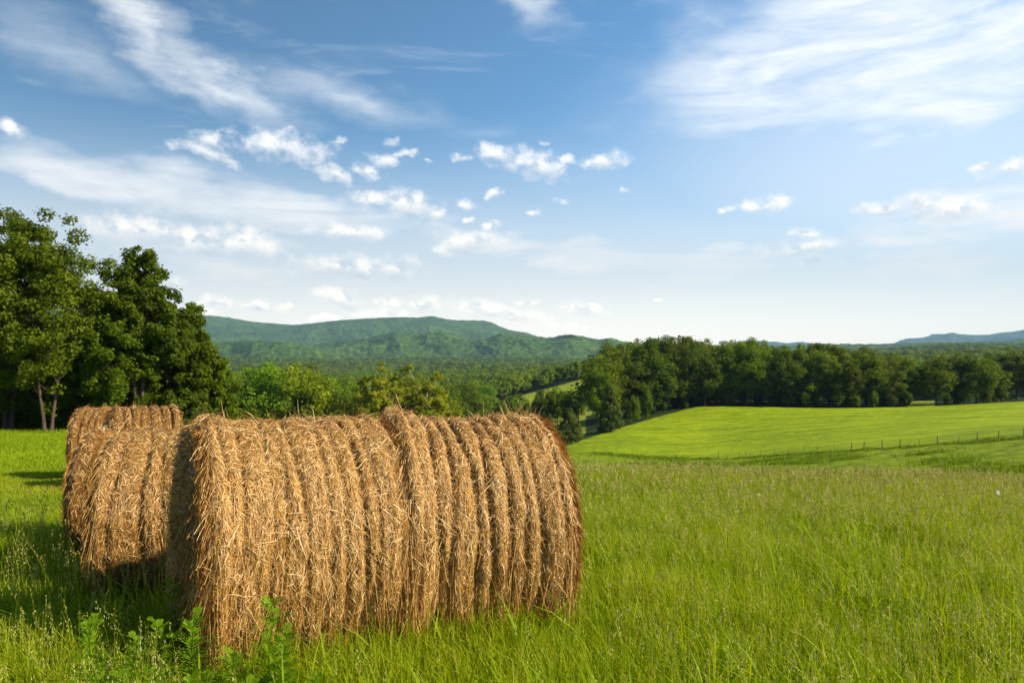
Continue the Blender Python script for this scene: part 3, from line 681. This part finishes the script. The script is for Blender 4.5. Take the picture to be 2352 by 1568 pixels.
# ------------------------------------------------------------------ hay bales
def bale(seed, L, Rad, nstraw, ridges, ridge_amp, lw=1.0, lips=(.02, .02), tuft=()):
    g = np.random.default_rng(seed)
    gx = np.sort((np.arange(ridges + 1) / ridges - .5) * L + g.uniform(-.022, .022, ridges + 1)); gd = g.uniform(.5, 1.3, ridges + 1)
    gwob = g.uniform(0, 50, ridges + 1)
    cz = Rad * .97; crn = .10; bulge = .07
    def groove(x, th):
        o = np.zeros_like(x)
        for i in range(1, ridges):
            c = gx[i] + .022 * np.sin(th * 1.3 + gwob[i]) + .010 * np.sin(th * 4.1 + gwob[i] * 2)
            d = (x - c) / (L / ridges * .20)
            am = .85 + .20 * np.sin(th * 1.7 + gwob[i] * 3) + .15 * np.sin(th * 5.3 + gwob[i] * 5)
            o = o - gd[i] * np.clip(am, .15, 1.4) * np.exp(-d * d)
        return o
    def radius(x, th):
        big = fbm(np.stack([x * 2.2, np.cos(th) * 1.6, np.sin(th) * 1.6], -1).reshape(-1, 3), 3, seed).reshape(x.shape)
        sm = fbm(np.stack([x * 16, np.cos(th) * 7, np.sin(th) * 7], -1).reshape(-1, 3), 3, seed + 5).reshape(x.shape)
        e = np.clip((np.abs(x) - (L / 2 - crn)) / crn, 0, 1)
        lip = np.exp(-((np.abs(x) - (L / 2 - .08)) / .085) ** 2) * np.where(x < 0, lips[0], lips[1])
        return Rad * (1 + .012 * np.cos(2 * th + seed)) + ridge_amp * groove(x, th) + .018 * big + .013 * sm + lip - crn * (1 - np.sqrt(np.clip(1 - e * e, 0, 1))) * .9
    def surf(x, th, lift=0.0):
        r = radius(x, th) + lift
        y = -r * np.sin(th); z = cz + r * np.cos(th)
        lo = .10; z = np.where(z < lo, lo * .35 + z * .65, z)
        return np.stack([x, y, z], -1)
    nx, nt = 200, 300
    xs = np.linspace(-L / 2, L / 2, nx); xs = np.sign(xs) * (L / 2) * (1 - (1 - np.abs(xs) / (L / 2)) ** 1.15); th = np.linspace(0, 2 * math.pi, nt, endpoint=False)
    Xg, Tg = np.meshgrid(xs, th, indexing='ij')
    S = surf(Xg, Tg)
    rows = [S[i] for i in range(nx)]
    def cap(side):
        edge = rows[0] if side < 0 else rows[-1]; c = np.array([side * (L / 2), 0, cz]); out = []
        for f in (.93, .84, .72, .58, .42, .26, .1, .0):
            q = c + (edge - c) * f
            q[:, 0] = side * (L / 2 + bulge * (1 - f ** 2.5)) + .014 * vnoise(np.stack([np.full(nt, f * 9.), q[:, 1] * 8, q[:, 2] * 8], 1), seed + 8)
            out.append(q)
        return out
    allr = cap(-1)[::-1] + rows + cap(1)
    V = np.concatenate(allr); m = len(allr)
    i = (np.arange(m - 1) * nt)[:, None] + np.arange(nt)[None]; j = (np.arange(m - 1) * nt)[:, None] + ((np.arange(nt) + 1) % nt)[None]
    Q = np.stack([i, j, j + nt, i + nt], -1).reshape(-1, 4)
    body = make_mesh('roll', V, Q, None, M['bale'], True)
    mb = MB()
    def lay(n, lmin, lmax, spread, lift0, liftn, wmin, wmax, v0, v1, thr=None, xr=None, bias=0):
        x = g.uniform(-L / 2 + .01, L / 2 - .01, n) if xr is None else g.uniform(xr[0], xr[1], n)
        t = g.uniform(-2.5, 2.5, n) if thr is None else g.uniform(thr[0], thr[1], n)
        # more straws where grooves are shallow: ridges carry the loose crossing stalks
        ln = g.uniform(lmin, lmax, n) * g.uniform(.6, 1, n)
        ang = g.normal(bias, spread, n); cross = g.random(n) < .24; ang = np.where(cross, g.uniform(-1.5, 1.5, n), ang)
        s = np.linspace(-.5, .5, 4)[None]
        dx = np.sin(ang)[:, None] * ln[:, None] * s; dt = np.cos(ang)[:, None] * ln[:, None] * s / Rad
        bend = g.normal(0, .10, n)[:, None] * (s * s - .08) * ln[:, None] * 2
        lf = g.uniform(*lift0, n)[:, None] + np.abs(g.normal(0, liftn, n))[:, None] * (s + .5) ** 1.5 * g.choice([0, 1, 1], n)[:, None]
        P = surf(np.clip(x[:, None] + dx + bend * np.cos(ang)[:, None], -L / 2 - .05, L / 2 + .05), t[:, None] + dt + bend * np.sin(ang)[:, None] / Rad, lf)
        nrm = np.stack([np.zeros_like(t), -np.sin(t), np.cos(t)], -1)
        tan = unit(P[:, -1] - P[:, 0]); sd_ = unit(np.cross(tan, unit(nrm + rdir(n, g) * .75)))
        w = g.uniform(wmin, wmax, n)[:, None, None] * np.array([.7, 1, .9, .35])[None, :, None] * lw
        var = np.repeat(np.clip(g.uniform(v0, v1, n) + g.normal(0, .08, n), 0, 1), 8)
        mb.add(*ribbons(P, sd_[:, None] * w * .5), var=var)
    N = nstraw
    lay(int(N * .50), .03, .12, .34, (-.006, .005), .005, .0014, .0032, .0, .75)
    lay(int(N * .34), .025, .085, .60, (.000, .009), .007, .0014, .0034, .2, .95)
    lay(int(N * .12), .02, .075, .9, (.003, .014), .014, .0016, .0036, .6, 1.1)
    lay(int(N * .006), .07, .20, .9, (.005, .02), .05, .002, .0042, .5, 1.0)
    lay(int(N * .015), .12, .3, .16, (.0, .012), .010, .0018, .004, .1, .8, thr=(.9, 2.5))
    # tufts that stand up from the shoulders
    for k in range(5):
        sx_ = g.uniform(-L / 2, L / 2); st_ = g.uniform(-.4, .8)
        lay(16, .08, .17, .8, (.0, .02), .06, .002, .004, .4, 1.0, thr=(st_ - .06, st_ + .06), xr=(sx_ - .05, sx_ + .05))
    for sx_ in tuft:
        lay(34, .08, .20, 1.1, (.0, .03), .075, .0018, .0036, .7, 1.1, thr=(-.35, .25), xr=(sx_ - .06, sx_ + .06))
    for sde in (-1, 1):              # frayed rims
        n = int(N * .035)
        x = sde * (L / 2 - g.uniform(0, .05, n)); t = g.uniform(-2.4, 2.4, n); ln = g.uniform(.04, .16, n) * g.uniform(.5, 1, n)
        P0 = surf(x, t, g.uniform(-.04, .006, n)); d = unit(np.stack([sde * np.abs(g.normal(.05, .35, n)), np.zeros(n), np.zeros(n)], -1) + np.stack([np.zeros(n), -np.sin(t) * .15 - np.cos(t) * .9, np.cos(t) * .15 - np.sin(t) * .9], -1) * g.choice([-1, 1, 1, 1], n)[:, None] + rdir(n, g) * .3)
        s = np.linspace(0, 1, 4)[None, :, None]
        P = P0[:, None] + d[:, None] * ln[:, None, None] * s + np.array([0, 0, -1.]) * (s ** 2) * ln[:, None, None] * .25
        sdv = unit(np.cross(d, rdir(n, g)))
        mb.add(*ribbons(P, sdv[:, None] * g.uniform(.0009, .002, n)[:, None, None] * lw), var=np.repeat(np.clip(g.uniform(.1, 1, n), 0, 1), 8))
        n = int(N * .13)             # stalks pressed into the round end
        rr = Rad * np.sqrt(g.random(n)) * .97; a = g.uniform(0, 6.283, n); ln = g.uniform(.06, .26, n)
        xe = sde * (L / 2 + bulge * (1 - (rr / Rad) ** 2.5) + g.uniform(.0, .02, n))
        P0 = np.stack([xe, rr * np.cos(a), np.maximum(cz + rr * np.sin(a), .03)], -1)
        d = unit(np.stack([g.normal(0, .12, n), -np.sin(a), np.cos(a)], -1) + rdir(n, g) * np.array([.2, .7, .7])); s = np.linspace(-.5, .5, 4)[None, :, None]
        P = P0[:, None] + d[:, None] * ln[:, None, None] * s; P[:, :, 0] = sde * np.maximum(np.abs(P[:, :, 0]), np.abs(xe)[:, None] - .01)
        sdv = unit(np.cross(d, np.array([sde, 0, 0]) + rdir(n, g) * .6))
        mb.add(*ribbons(P, sdv[:, None] * g.uniform(.0009, .002, n)[:, None, None] * lw), var=np.repeat(np.clip(g.uniform(.1, .8, n), 0, 1), 8))
    n = int(N * .004)                # strands hanging free from the overhang
    x = np.clip(g.choice(np.concatenate([gx, [-L / 2 + .03] * (ridges // 2), [L / 2 - .03] * 2]), n) + g.normal(0, .035, n), -L / 2, L / 2); t = g.uniform(1.2, 2.1, n); ln = g.uniform(.12, .42, n)
    P0 = surf(x, t, .012); ln = np.minimum(ln, P0[:, 2]); s = np.linspace(0, 1, 4)[None, :, None]
    d = unit(np.stack([g.normal(0, .16, n), g.normal(-.06, .12, n), -np.ones(n)], -1))
    P = P0[:, None] + d[:, None] * ln[:, None, None] * s
    mb.add(*ribbons(P, unit(np.cross(d, rdir(n, g)))[:, None] * g.uniform(.0009, .002, n)[:, None, None] * lw), var=np.repeat(g.uniform(0, .8, n), 8))
    return body, mb.mesh('loose_straw', M['straw'])
FOOT = []
def put_bale(data, X, Y, ang, label, L=1.15, Rad=.75, zoff=-.03, roll=0.0):
    o = link('hay_bale', None, None, (X, Y, h1(X, Y) + zoff)); o.rotation_euler = (0, roll, R(ang))
    tag(o, label, 'hay bale', 'round hay bales lying on the meadow')
    link('roll', data[0], o); tag(link('loose_straw', data[1], o), kind='stuff')
    FOOT.append((X, Y, R(ang), L / 2, Rad)); return o
put_bale(bale(1, 1.16, .745, 210000, 11, .031, .85, (.045, .015), (-.52, -.50, .1)), -1.46, 4.76, 29, 'large front hay bale with a shaded round end, left half of the foreground pair', roll=R(1.5))
put_bale(bale(2, 1.14, .755, 210000, 10, .042, .85, (.05, .02), (-.50, -.46, .35, .45, .52)), -.385, 5.29, 20, 'large front hay bale with deep ridges, right half of the foreground pair', roll=R(1.5))
put_bale(bale(3, 1.3, .69, 90000, 8, .042), -2.78, 6.45, 16, 'hay bale directly behind the left front bale, its lower half in shade', 1.3, .69, zoff=-.03)
put_bale(bale(4, 1.2, .68, 22000, 7, .028, 1.2), -3.90, 8.0, 10, 'hay bale at the left end of the second row, only its left rim showing', 1.2, .68, zoff=-.05)
fb = bale(5, 1.12, .76, 14000, 7, .05, 2.0)
put_bale(fb, -8.6, 15.8, 12, 'farthest hay bale at the left, its right end hidden by another', 1.25, .76)
put_bale(fb, -6.85, 13.8, 30, 'far hay bale overlapping the farthest one, near the oak trunks', 1.25, .76)

# ------------------------------------------------------------------ meadow grass
def in_bale(X, Y, m=-.25):
    b = np.zeros(len(X), bool)
    for x, y, a, l, r in FOOT:
        u = (X - x) * math.cos(a) + (Y - y) * math.sin(a); v = -(X - x) * math.sin(a) + (Y - y) * math.cos(a)
        b |= (np.abs(u) < l - .02) & (np.abs(v) < r + m)
    return b
def scatter(n_scale, y0, y1, rho0, p, xl=-1400, xr=1300, ref=4.0, g=rng):
    out = []; Ys = np.geomspace(y0, y1, 40)
    for a, b in zip(Ys[:-1], Ys[1:]):
        w = (xr - xl) / FPX; area = w * (b * b - a * a) / 2
        rho = rho0 * min(1, (ref / b) ** p) * n_scale
        n = int(area * rho)
        Y = np.sqrt(g.uniform(a * a, b * b, n)); X = g.uniform(xl, xr, n) / FPX * Y
        out.append(np.stack([X, Y], 1))
    P = np.concatenate(out); return P[~in_bale(P[:, 0], P[:, 1])]
def blades(mb, P, hgt, wid, lean, var, g, curl=1.0, zadd=0.0):
    n = len(P); Z = height(P[:, 0], P[:, 1]) + zadd
    a = g.uniform(0, 6.283, n); dr = np.stack([np.cos(a), np.sin(a), np.zeros(n)], 1)
    dr[:, 0] -= .25
    s = np.array([0, .38, .72, 1.0])[None, :, None]
    B = np.stack([P[:, 0], P[:, 1], Z], 1)
    hh = hgt[:, None, None]; ll = lean[:, None, None]
    C = B[:, None] + np.array([0, 0, 1.]) * hh * (s - .30 * curl * ll * s ** 2.2) + dr[:, None] * hh * ll * s ** 1.9
    fa = g.uniform(0, 6.283, n); side = np.stack([np.cos(fa), np.sin(fa), np.zeros(n)], 1)
    w = wid[:, None, None] * np.array([.7, 1.0, .75, .08])[None, :, None] * .5
    V, Q = ribbons(C, side[:, None] * w)
    mb.add(V, Q, var=np.repeat(var, 8), tip=np.tile(np.repeat(np.array([0, .3, .65, 1.]), 2), n))
def tallness(X, Y):
    x = sx(X, Y)
    lawn = np.clip((Y - 7.5) / 2.5, 0, 1) * np.clip((700 - x) / 200, 0, 1)
    return lawn
def grass():
    g = np.random.default_rng(21); mb = MB()
    P = scatter(1.0, 2.1, 18, 4200, 1.15, g=g); P = P[g.random(len(P)) < np.clip(P[:, 1] / 6, .55, 1)]
    r = P[:, 1]; n = len(P); pn = fb2(P[:, 0], P[:, 1], 1.3, 3, 41); pn2 = fb2(P[:, 0], P[:, 1], .35, 2, 43)
    lawn = tallness(P[:, 0], P[:, 1])
    front = np.clip((5.2 - r) / 2, 0, 1)
    pn3 = fb2(P[:, 0], P[:, 1], 4.2, 2, 49); h = (.24 + .11 * pn + .06 * pn2 + .05 * pn3) * g.uniform(.5, 1.25, n) * (1 - .10 * np.clip((r - 8) / 5, 0, 1)) * (1 - .72 * lawn) * (1 - .12 * front)
    h = np.maximum(h, .04)
    wd = np.maximum(g.uniform(.0035, .0075, n), r * .00055)
    var = np.clip(.42 + .24 * pn + .12 * pn2 + .22 * pn3 + g.normal(0, .2, n) + .12 * lawn, 0, 1); var = np.where(g.random(n) < .05, g.uniform(.93, 1, n), var)
    blades(mb, P, h, wd, np.abs(g.normal(.38, .25, n)), var, g)
    P = scatter(1.0, 2.1, 11, 330, .8, g=g); P = P[tallness(P[:, 0], P[:, 1]) < .3]; n = len(P)   # broad shiny blades
    P = P[fb2(P[:, 0], P[:, 1], .6, 2, 47) > -.1]; n = len(P)
    blades(mb, P, g.uniform(.22, .48, n), g.uniform(.009, .015, n), np.abs(g.normal(.55, .3, n)), np.clip(g.normal(.5, .15, n), 0, .85), g, 1.4)
    P = scatter(1.0, 18, 47, 260, 1.0, xl=-1400, xr=0, ref=21, g=g); n = len(P)
    x = sx(P[:, 0], P[:, 1]); edge = np.clip((P[:, 1] - 41) / 4, 0, 1)
    blades(mb, P, g.uniform(.06, .14, n) + edge * .35 * g.random(n), np.full(n, .02), np.abs(g.normal(.5, .3, n)), np.clip(.55 + fb2(P[:, 0], P[:, 1], 5, 3, 51) * .2 + g.normal(0, .12, n) + edge * .25 * g.random(n), 0, 1), g)
    print('grass quads', sum(len(q) for q in mb.Q))
    tag(link('grass', mb.mesh('grass', M['grass'])), 'dense bright green meadow grass', 'grass', None, 'stuff')
    # flowering stalks with loose seed heads
    ms = MB(); mh = MB()
    P = scatter(1.0, 2.3, 17, 200, .75, g=g); x = sx(P[:, 0], P[:, 1]); P = P[tallness(P[:, 0], P[:, 1]) < .35]; x = sx(P[:, 0], P[:, 1])
    dens = np.clip(.30 + .55 * fb2(P[:, 0], P[:, 1], 1.6, 2, 61) + .5 * np.clip((x - 1350) / 700, 0, 1) + .35 * (x < 420) + .3 * (P[:, 1] > 9), 0.04, 1) * np.where((x > 420) & (x < 1400) & (P[:, 1] < 5), .18, 1)
    P = P[g.random(len(P)) < dens]; n = len(P); r = P[:, 1]
    Z = height(P[:, 0], P[:, 1]); H = g.uniform(.32, .58, n) * (1 - .22 * np.clip((r - 7) / 5, 0, 1)) * (1 + .12 * fb2(P[:, 0], P[:, 1], 2, 2, 66))
    a = g.uniform(0, 6.283, n); dr = np.stack([np.cos(a) - .3, np.sin(a), np.zeros(n)], 1) * np.abs(g.normal(.12, .08, n))[:, None]
    s = np.array([0, .35, .7, 1.0])[None, :, None]
    C = np.stack([P[:, 0], P[:, 1], Z], 1)[:, None] + np.array([0, 0, 1.]) * H[:, None, None] * s + dr[:, None] * H[:, None, None] * s ** 2
    sdv = unit(np.stack([np.cos(a + 1), np.sin(a + 1), np.zeros(n)], 1))
    wv = np.maximum(.0022, r * .00028)
    V, Q = ribbons(C, sdv[:, None] * wv[:, None, None] * np.array([1, .9, .7, .5])[None, :, None] * .5)
    ms.add(V, Q, var=np.repeat(np.clip(g.normal(.72, .16, n), 0, 1), 8), tip=np.tile(np.repeat(np.array([0, .2, .5, .8]), 2), n))
    tag(link('grass_stalks', ms.mesh('grass_stalks', M['grass'])), 'thin upright flowering stalks standing above the meadow grass', 'grass', None, 'stuff')
    k = 15; tt = g.uniform(.76, 1.02, (n, k)); tip = C[:, 3]; dirn = unit(C[:, 3] - C[:, 2])
    HL = (H * .28)[:, None, None]
    kind = g.random(n)
    spreadr = np.where(kind < .25, .020, np.where(kind < .7, .007, .012))
    Pq = tip[:, None] - dirn[:, None] * HL * (1 - (tt[..., None] - .76) / .26) + g.normal(0, 1, (n, k, 3)) * spreadr[:, None, None] * (1.25 - (tt[..., None] - .76) / .26)
    Pq = Pq.reshape(-1, 3); sz = np.repeat(np.maximum(.0065, r * .0011) * g.uniform(.7, 1.4, n), k)
    Nq = rdir(len(Pq), g); t = unit(np.repeat(dirn, k, 0) + rdir(len(Pq), g) * .4); b = unit(np.cross(Nq, t))
    Lq = sz[:, None] * 1.9; Wq = sz[:, None] * .62
    V = np.stack([Pq - t * Lq / 2, Pq + b * Wq / 2, Pq + t * Lq / 2, Pq - b * Wq / 2], 1).reshape(-1, 3)
    mh.add(V, np.arange(len(V)).reshape(-1, 4), var=np.repeat(np.clip(np.repeat(g.random(n), k) + g.normal(0, .1, n * k), 0, 1), 4))
    tag(link('grass_seed_heads', mh.mesh('grass_seed_heads', M['seed'])), 'buff seed heads on the tall meadow grass stalks', 'grass', None, 'stuff')
    print('stalks', n)
grass()

# ------------------------------------------------------------------ weeds with feathery leaves
def weed(seed, H):
    g = np.random.default_rng(seed); ml = MB(); mst = MB()
    n = 7; z = np.linspace(0, H, n); wx = np.cumsum(g.normal(0, .012, n)); wy = np.cumsum(g.normal(0, .012, n)); S = np.stack([wx, wy, z], 1)
    mst.add(*tube(S, np.linspace(.006, .002, n), 5))
    nl = int(H * 85)
    for i in range(nl):
        f = .12 + .9 * i / nl; f = min(f, 1.0); p = np.array([np.interp(f * H, z, wx), np.interp(f * H, z, wy), f * H])
        a = i * 2.4 + g.normal(0, .3); up = np.interp(f, [0, .6, 1], [.25, .6, 1.4]); d = unit(np.array([math.cos(a), math.sin(a), up]))
        LL = np.interp(f, [.1, .5, 1], [.14, .15, .075]) * g.uniform(.8, 1.2)
        sd_ = unit(np.cross(d, [0, 0, 1.])); k = 8
        for j in range(k + 1):
            q = (j + 1) / (k + 1); c = p + d * LL * q + np.array([0, 0, -.35]) * LL * q * q
            ll = LL * .40 * math.sin(math.pi * min(.93, q * .8 + .16)); wl = .0065
            for s in (-1, 1):
                e = unit(sd_ * s + d * .85 + np.array([0, 0, g.normal(0, .18)])); b = unit(np.cross(e, np.cross(d, sd_)))
                ml.add(np.array([c, c + e * ll * .5 + b * wl * .5, c + e * ll, c + e * ll * .5 - b * wl * .5]), np.array([[0, 1, 2, 3]]), var=np.clip(.3 + .5 * f + g.normal(0, .1), 0, 1))
        ml.add(np.array([p, p + d * LL * .5 + sd_ * .004, p + d * LL + np.array([0, 0, -.3]) * LL, p + d * LL * .5 - sd_ * .004]), np.array([[0, 1, 2, 3]]), var=.5)
    return ml.mesh('leaves', M['weed']), mst.mesh('stem', M['weed'])
def weeds():
    PR = [weed(400 + i, h) for i, h in enumerate((.42, .52, .34, .46))]
    spots = [(405, 4.0, .92, 1, 'tallest leafy weed under the left corner of the front bale'), (430, 3.7, 1.0, 0, 'weed against the shaded round end of the front bale'), (355, 3.7, .9, 0, 'feathery weed left of the shaded end of the front bale'), (300, 3.55, .8, 3, 'feathery weed third from the left in the shaded corner'),
             (235, 3.45, .9, 1, 'leftmost feathery weed in the foreground'), (375, 3.15, .8, 3, 'low weed at the bottom edge below the shaded bale end'), (480, 3.35, .8, 2, 'weed at the foot of the frayed left rim of the front bale'), (545, 3.5, .8, 0, 'weed in front of the frayed left rim of the bale'),
             (630, 3.72, .95, 1, 'tall weed reaching up in front of the left front bale'), (655, 3.5, .9, 3, 'weed beside the tall one in front of the left front bale'), (600, 3.3, .8, 2, 'low weed below the tall one by the left front bale'), (710, 3.5, .7, 2, 'rightmost feathery weed below the left front bale'), (300, 3.1, .7, 2, 'small weed at the bottom edge left of centre'), (180, 3.2, .7, 0, 'weed amongst the seed heads at the bottom left')]
    for i, (x, d, s, k, lab) in enumerate(spots):
        X, Y = at(x, d); o = link('leafy_weed', None, None, (X, Y, h1(X, Y))); s *= 1.14; o.scale = (s, s, s); o.rotation_euler = (0, 0, i * 1.9)
        tag(o, lab, 'weed', 'feathery leaved weeds in front of the bales'); link('leaves', PR[k][0], o); link('stem', PR[k][1], o)
def more_weeds():
    g = random.Random(3); PR = [weed(430 + i, h) for i, h in enumerate((.28, .34, .24))]
    for i in range(26):
        x = g.uniform(200, 460) if i < 16 else g.uniform(560, 700); d = g.uniform(2.95, 3.5); X, Y = at(x, d)
        o = link('leafy_weed', None, None, (X, Y, h1(X, Y))); o.rotation_euler = (0, 0, i * 1.9); k = i % 3
        tag(o, 'low feathery weed in the green carpet at the bottom edge ' + ('left of' if i < 16 else 'below') + ' the front bale', 'weed', 'low weeds of the carpet ' + ('left of' if i < 16 else 'below') + ' the front bale'); link('leaves', PR[k][0], o); link('stem', PR[k][1], o)
weeds(); more_weeds()
def tufts():
    g = np.random.default_rng(77)
    for i, (x, d, H, k, lab) in enumerate([(1205, 4.35, .55, 11, 'tuft of broad upright grass blades before the right end of the front bale'), (1790, 5.6, .62, 12, 'tuft of broad blue green grass blades in the middle of the right meadow'), (820, 4.05, .33, 9, 'drooping broad grass tuft at the seam between the front bales'),
                                           (2380, 5.4, .5, 9, 'broad bladed tuft at the right edge of the meadow'), (250, 4.3, .5, 8, 'broad bladed tuft in the shade beside the weeds')]):
        X, Y = at(x, d); mb = MB(); a = g.uniform(0, 6.28, k); s = np.linspace(0, 1, 6)[None, :, None]
        dr = np.stack([np.cos(a), np.sin(a), np.zeros(k)], 1) * g.uniform(.15, .75, k)[:, None]; hh = H * g.uniform(.5, 1, k)[:, None, None]
        C = np.stack([g.normal(0, .02, k), g.normal(0, .02, k), np.zeros(k)], 1)[:, None] + np.array([0, 0, 1.]) * hh * (s - .3 * s ** 3 * np.linalg.norm(dr, axis=1)[:, None, None]) + dr[:, None] * hh * s ** 2
        sdv = unit(np.stack([-np.sin(a) + g.normal(0, .4, k), np.cos(a), np.zeros(k)], 1))
        V, Q = ribbons(C, sdv[:, None] * np.array([.6, .95, 1, .85, .5, .03])[None, :, None] * .008)
        mb.add(V, Q, var=np.repeat(np.clip(g.normal(.4, .1, k), 0, 1), 12), tip=np.tile(np.repeat(np.linspace(0, .6, 6), 2), k))
        tag(link('grass_tuft', mb.mesh('grass_tuft', M['grass']), None, (X, Y, h1(X, Y))), lab, 'grass tuft', 'broad bladed grass tufts')
tufts()

# ------------------------------------------------------------------ fence across the far field
def fence():
    xs = [1650, 1698, 1713, 1747, 1779, 1811, 1846, 1876, 1915, 1955, 1984, 2026, 2067, 2111, 2153, 2202, 2244, 2293, 2351, 2400, 2450]
    stout = {1650, 1955, 1984, 2026, 2067, 2153, 2244, 2293, 2351, 2400}
    P0 = at(2000, float(fence_d(2000))); root = link('wire_fence', None, None, (P0[0], P0[1], h1(*P0)))
    tag(root, 'low wire fence on thin weathered posts crossing below the mown field', 'fence')
    oz = np.array(root.location); tops = []
    for i, x in enumerate(xs):
        X, Y = at(x, float(fence_d(x))); z = h1(X, Y); w = .06 if x in stout else .03; H = 1.35 if x in stout else 1.15
        tl = ((i * 37) % 7 - 3) * .012
        b = np.array([X, Y, z]) - oz; V, Q = tube([b + [0, 0, -.2], b + [tl * .5, 0, H * .5], b + [tl, 0, H * .985], b + [tl, 0, H]], [w, w * .95, w * .9, w * .3], 6)
        link('post', make_mesh('post', V, Q, None, M['post']), root); tops.append(b + np.array([tl, 0, H]))
    mw, T = mat_new('fence_wire'); finish(T, (.10, .09, .08, 1), .5)
    for f in (.9, .62, .34):
        V, Q = tube([t + np.array([0, -.04, -1.3 * (1 - f)]) for t in tops], np.full(len(tops), .008), 4)
        link('wire', make_mesh('wire', V, Q, None, mw), root)
fence()
def tussocks():                    # rough tufts of the grazed pasture and the unmown strip under the fence
    g = np.random.default_rng(91); mb = MB(); n = 1100
    x = g.uniform(1350, 2600, n); u = g.random(n); on = g.random(n) < .16
    d = np.where(on, fence_d(x) + g.normal(0, .5, n), 60 + (fence_d(x) - 60) * np.sqrt(u)); X = (x - 1176) / FPX * d
    keep = on | (fb2(X, d, 9, 2, 93) > .25); X, d, on = X[keep], d[keep], on[keep]; n = len(X); k = 60
    sz = np.where(on, g.uniform(.3, .6, n), g.uniform(.35, 1.0, n))
    C = np.repeat(np.stack([X, d], 1), k, 0) + g.normal(0, 1, (n * k, 2)) * np.repeat(sz, k)[:, None] * np.array([1.6, .8])
    blades(mb, C, np.repeat(sz, k) * g.uniform(.3, .8, n * k), np.full(n * k, .09), np.abs(g.normal(.5, .3, n * k)), np.clip(g.normal(.04, .10, n * k), 0, 1), g)
    tag(link('grass_tussocks', mb.mesh('grass_tussocks', M['grass'])), 'rough dark tussocks on the grazed pasture and along the fence', 'grass', None, 'stuff')
tussocks()

# ------------------------------------------------------------------ cow far off, butterfly
def cow():
    m, T = mat_new('black_hide'); finish(T, (.02, .016, .014, 1), .6)
    X, Y = at(1313, 478)
    me = bpy.data.meshes.new('cow')
    v = [(0, 0, 1.05), (.75, 0, 1.1), (-.75, 0, 1.08), (1.15, 0, 1.0), (1.5, 0, .6), (1.72, 0, .35), (-.7, .24, .55), (-.72, .24, 0), (-.7, -.24, .55), (-.66, -.24, 0), (.7, .22, .55), (.7, .22, 0), (.7, -.22, .55), (.76, -.22, 0), (-1.0, 0, 1.0), (-1.05, 0, .45)]
    e = [(0, 1), (0, 2), (1, 3), (3, 4), (4, 5), (2, 6), (6, 7), (2, 8), (8, 9), (1, 10), (10, 11), (1, 12), (12, 13), (2, 14), (14, 15)]
    me.from_pydata(v, e, []); me.materials.append(m)
    o = link('cow', me, None, (X, Y, h1(X, Y))); o.rotation_euler = (0, 0, R(12))
    s = o.modifiers.new('skin', 'SKIN'); rad = [.42, .36, .38, .24, .17, .11, .15, .08, .15, .08, .13, .08, .13, .08, .07, .04]
    for i, r in enumerate(rad): me.skin_vertices[0].data[i].radius = (r, r)
    me.skin_vertices[0].data[0].use_root = True
    o.modifiers.new('smooth', 'SUBSURF').levels = 1
    tag(o, 'small black cow grazing on the distant sloping pasture', 'cow')
def butterfly():
    m, T = mat_new('white_wing'); finish(T, (.8, .82, .78, 1), .6, .3); m2, T = mat_new('dark_body'); finish(T, (.05, .05, .05, 1), .6)
    X, Y, Z = rel(2290, 1133, 9.5); r = link('butterfly', None, None, (X, Y, Z)); tag(r, 'small white butterfly hovering over the right side of the meadow', 'butterfly')
    for s in (-1, 1):
        V = np.array([(0, .004, 0), (s * .012, .026, .016), (s * .034, .030, .028), (s * .030, .004, .022), (0, 0, 0), (s * .024, -.004, .018), (s * .022, -.024, .014), (s * .006, -.020, .003)]); link('wing', make_mesh('wing', V, np.array([[0, 1, 2, 3], [4, 5, 6, 7]]), None, m), r)
    V, Q = tube([(0, -.014, 0), (0, -.008, .001), (0, .006, .002), (0, .012, .002)], [.001, .0025, .003, .0015], 6); link('body', make_mesh('body', V, Q, None, m2), r)
    r.rotation_euler = (R(40), 0, R(30))
cow(); butterfly()

# ------------------------------------------------------------------ hazy air
def haze():
    m, T = mat_new('hazy_air'); v = T.new('ShaderNodeVolumePrincipled'); v.inputs['Color'].default_value = (.40, .66, .98, 1)
    v.inputs['Density'].default_value = 6.5e-5; v.inputs['Anisotropy'].default_value = .0
    o = T.new('ShaderNodeOutputMaterial'); T.l.new(v.outputs[0], o.inputs['Volume'])
    x, y0, y1, z0, z1 = 13200, -13200, 13200, -190, 1500
    V = [(sx_, sy_, sz_) for sx_ in (-x, x) for sy_ in (y0, y1) for sz_ in (z0, z1)]
    Q = np.array([[0, 1, 3, 2], [4, 6, 7, 5], [0, 4, 5, 1], [2, 3, 7, 6], [0, 2, 6, 4], [1, 5, 7, 3]])
    tag(link('haze', make_mesh('haze', np.array(V, float), Q, None, m)), kind='stuff')
haze()
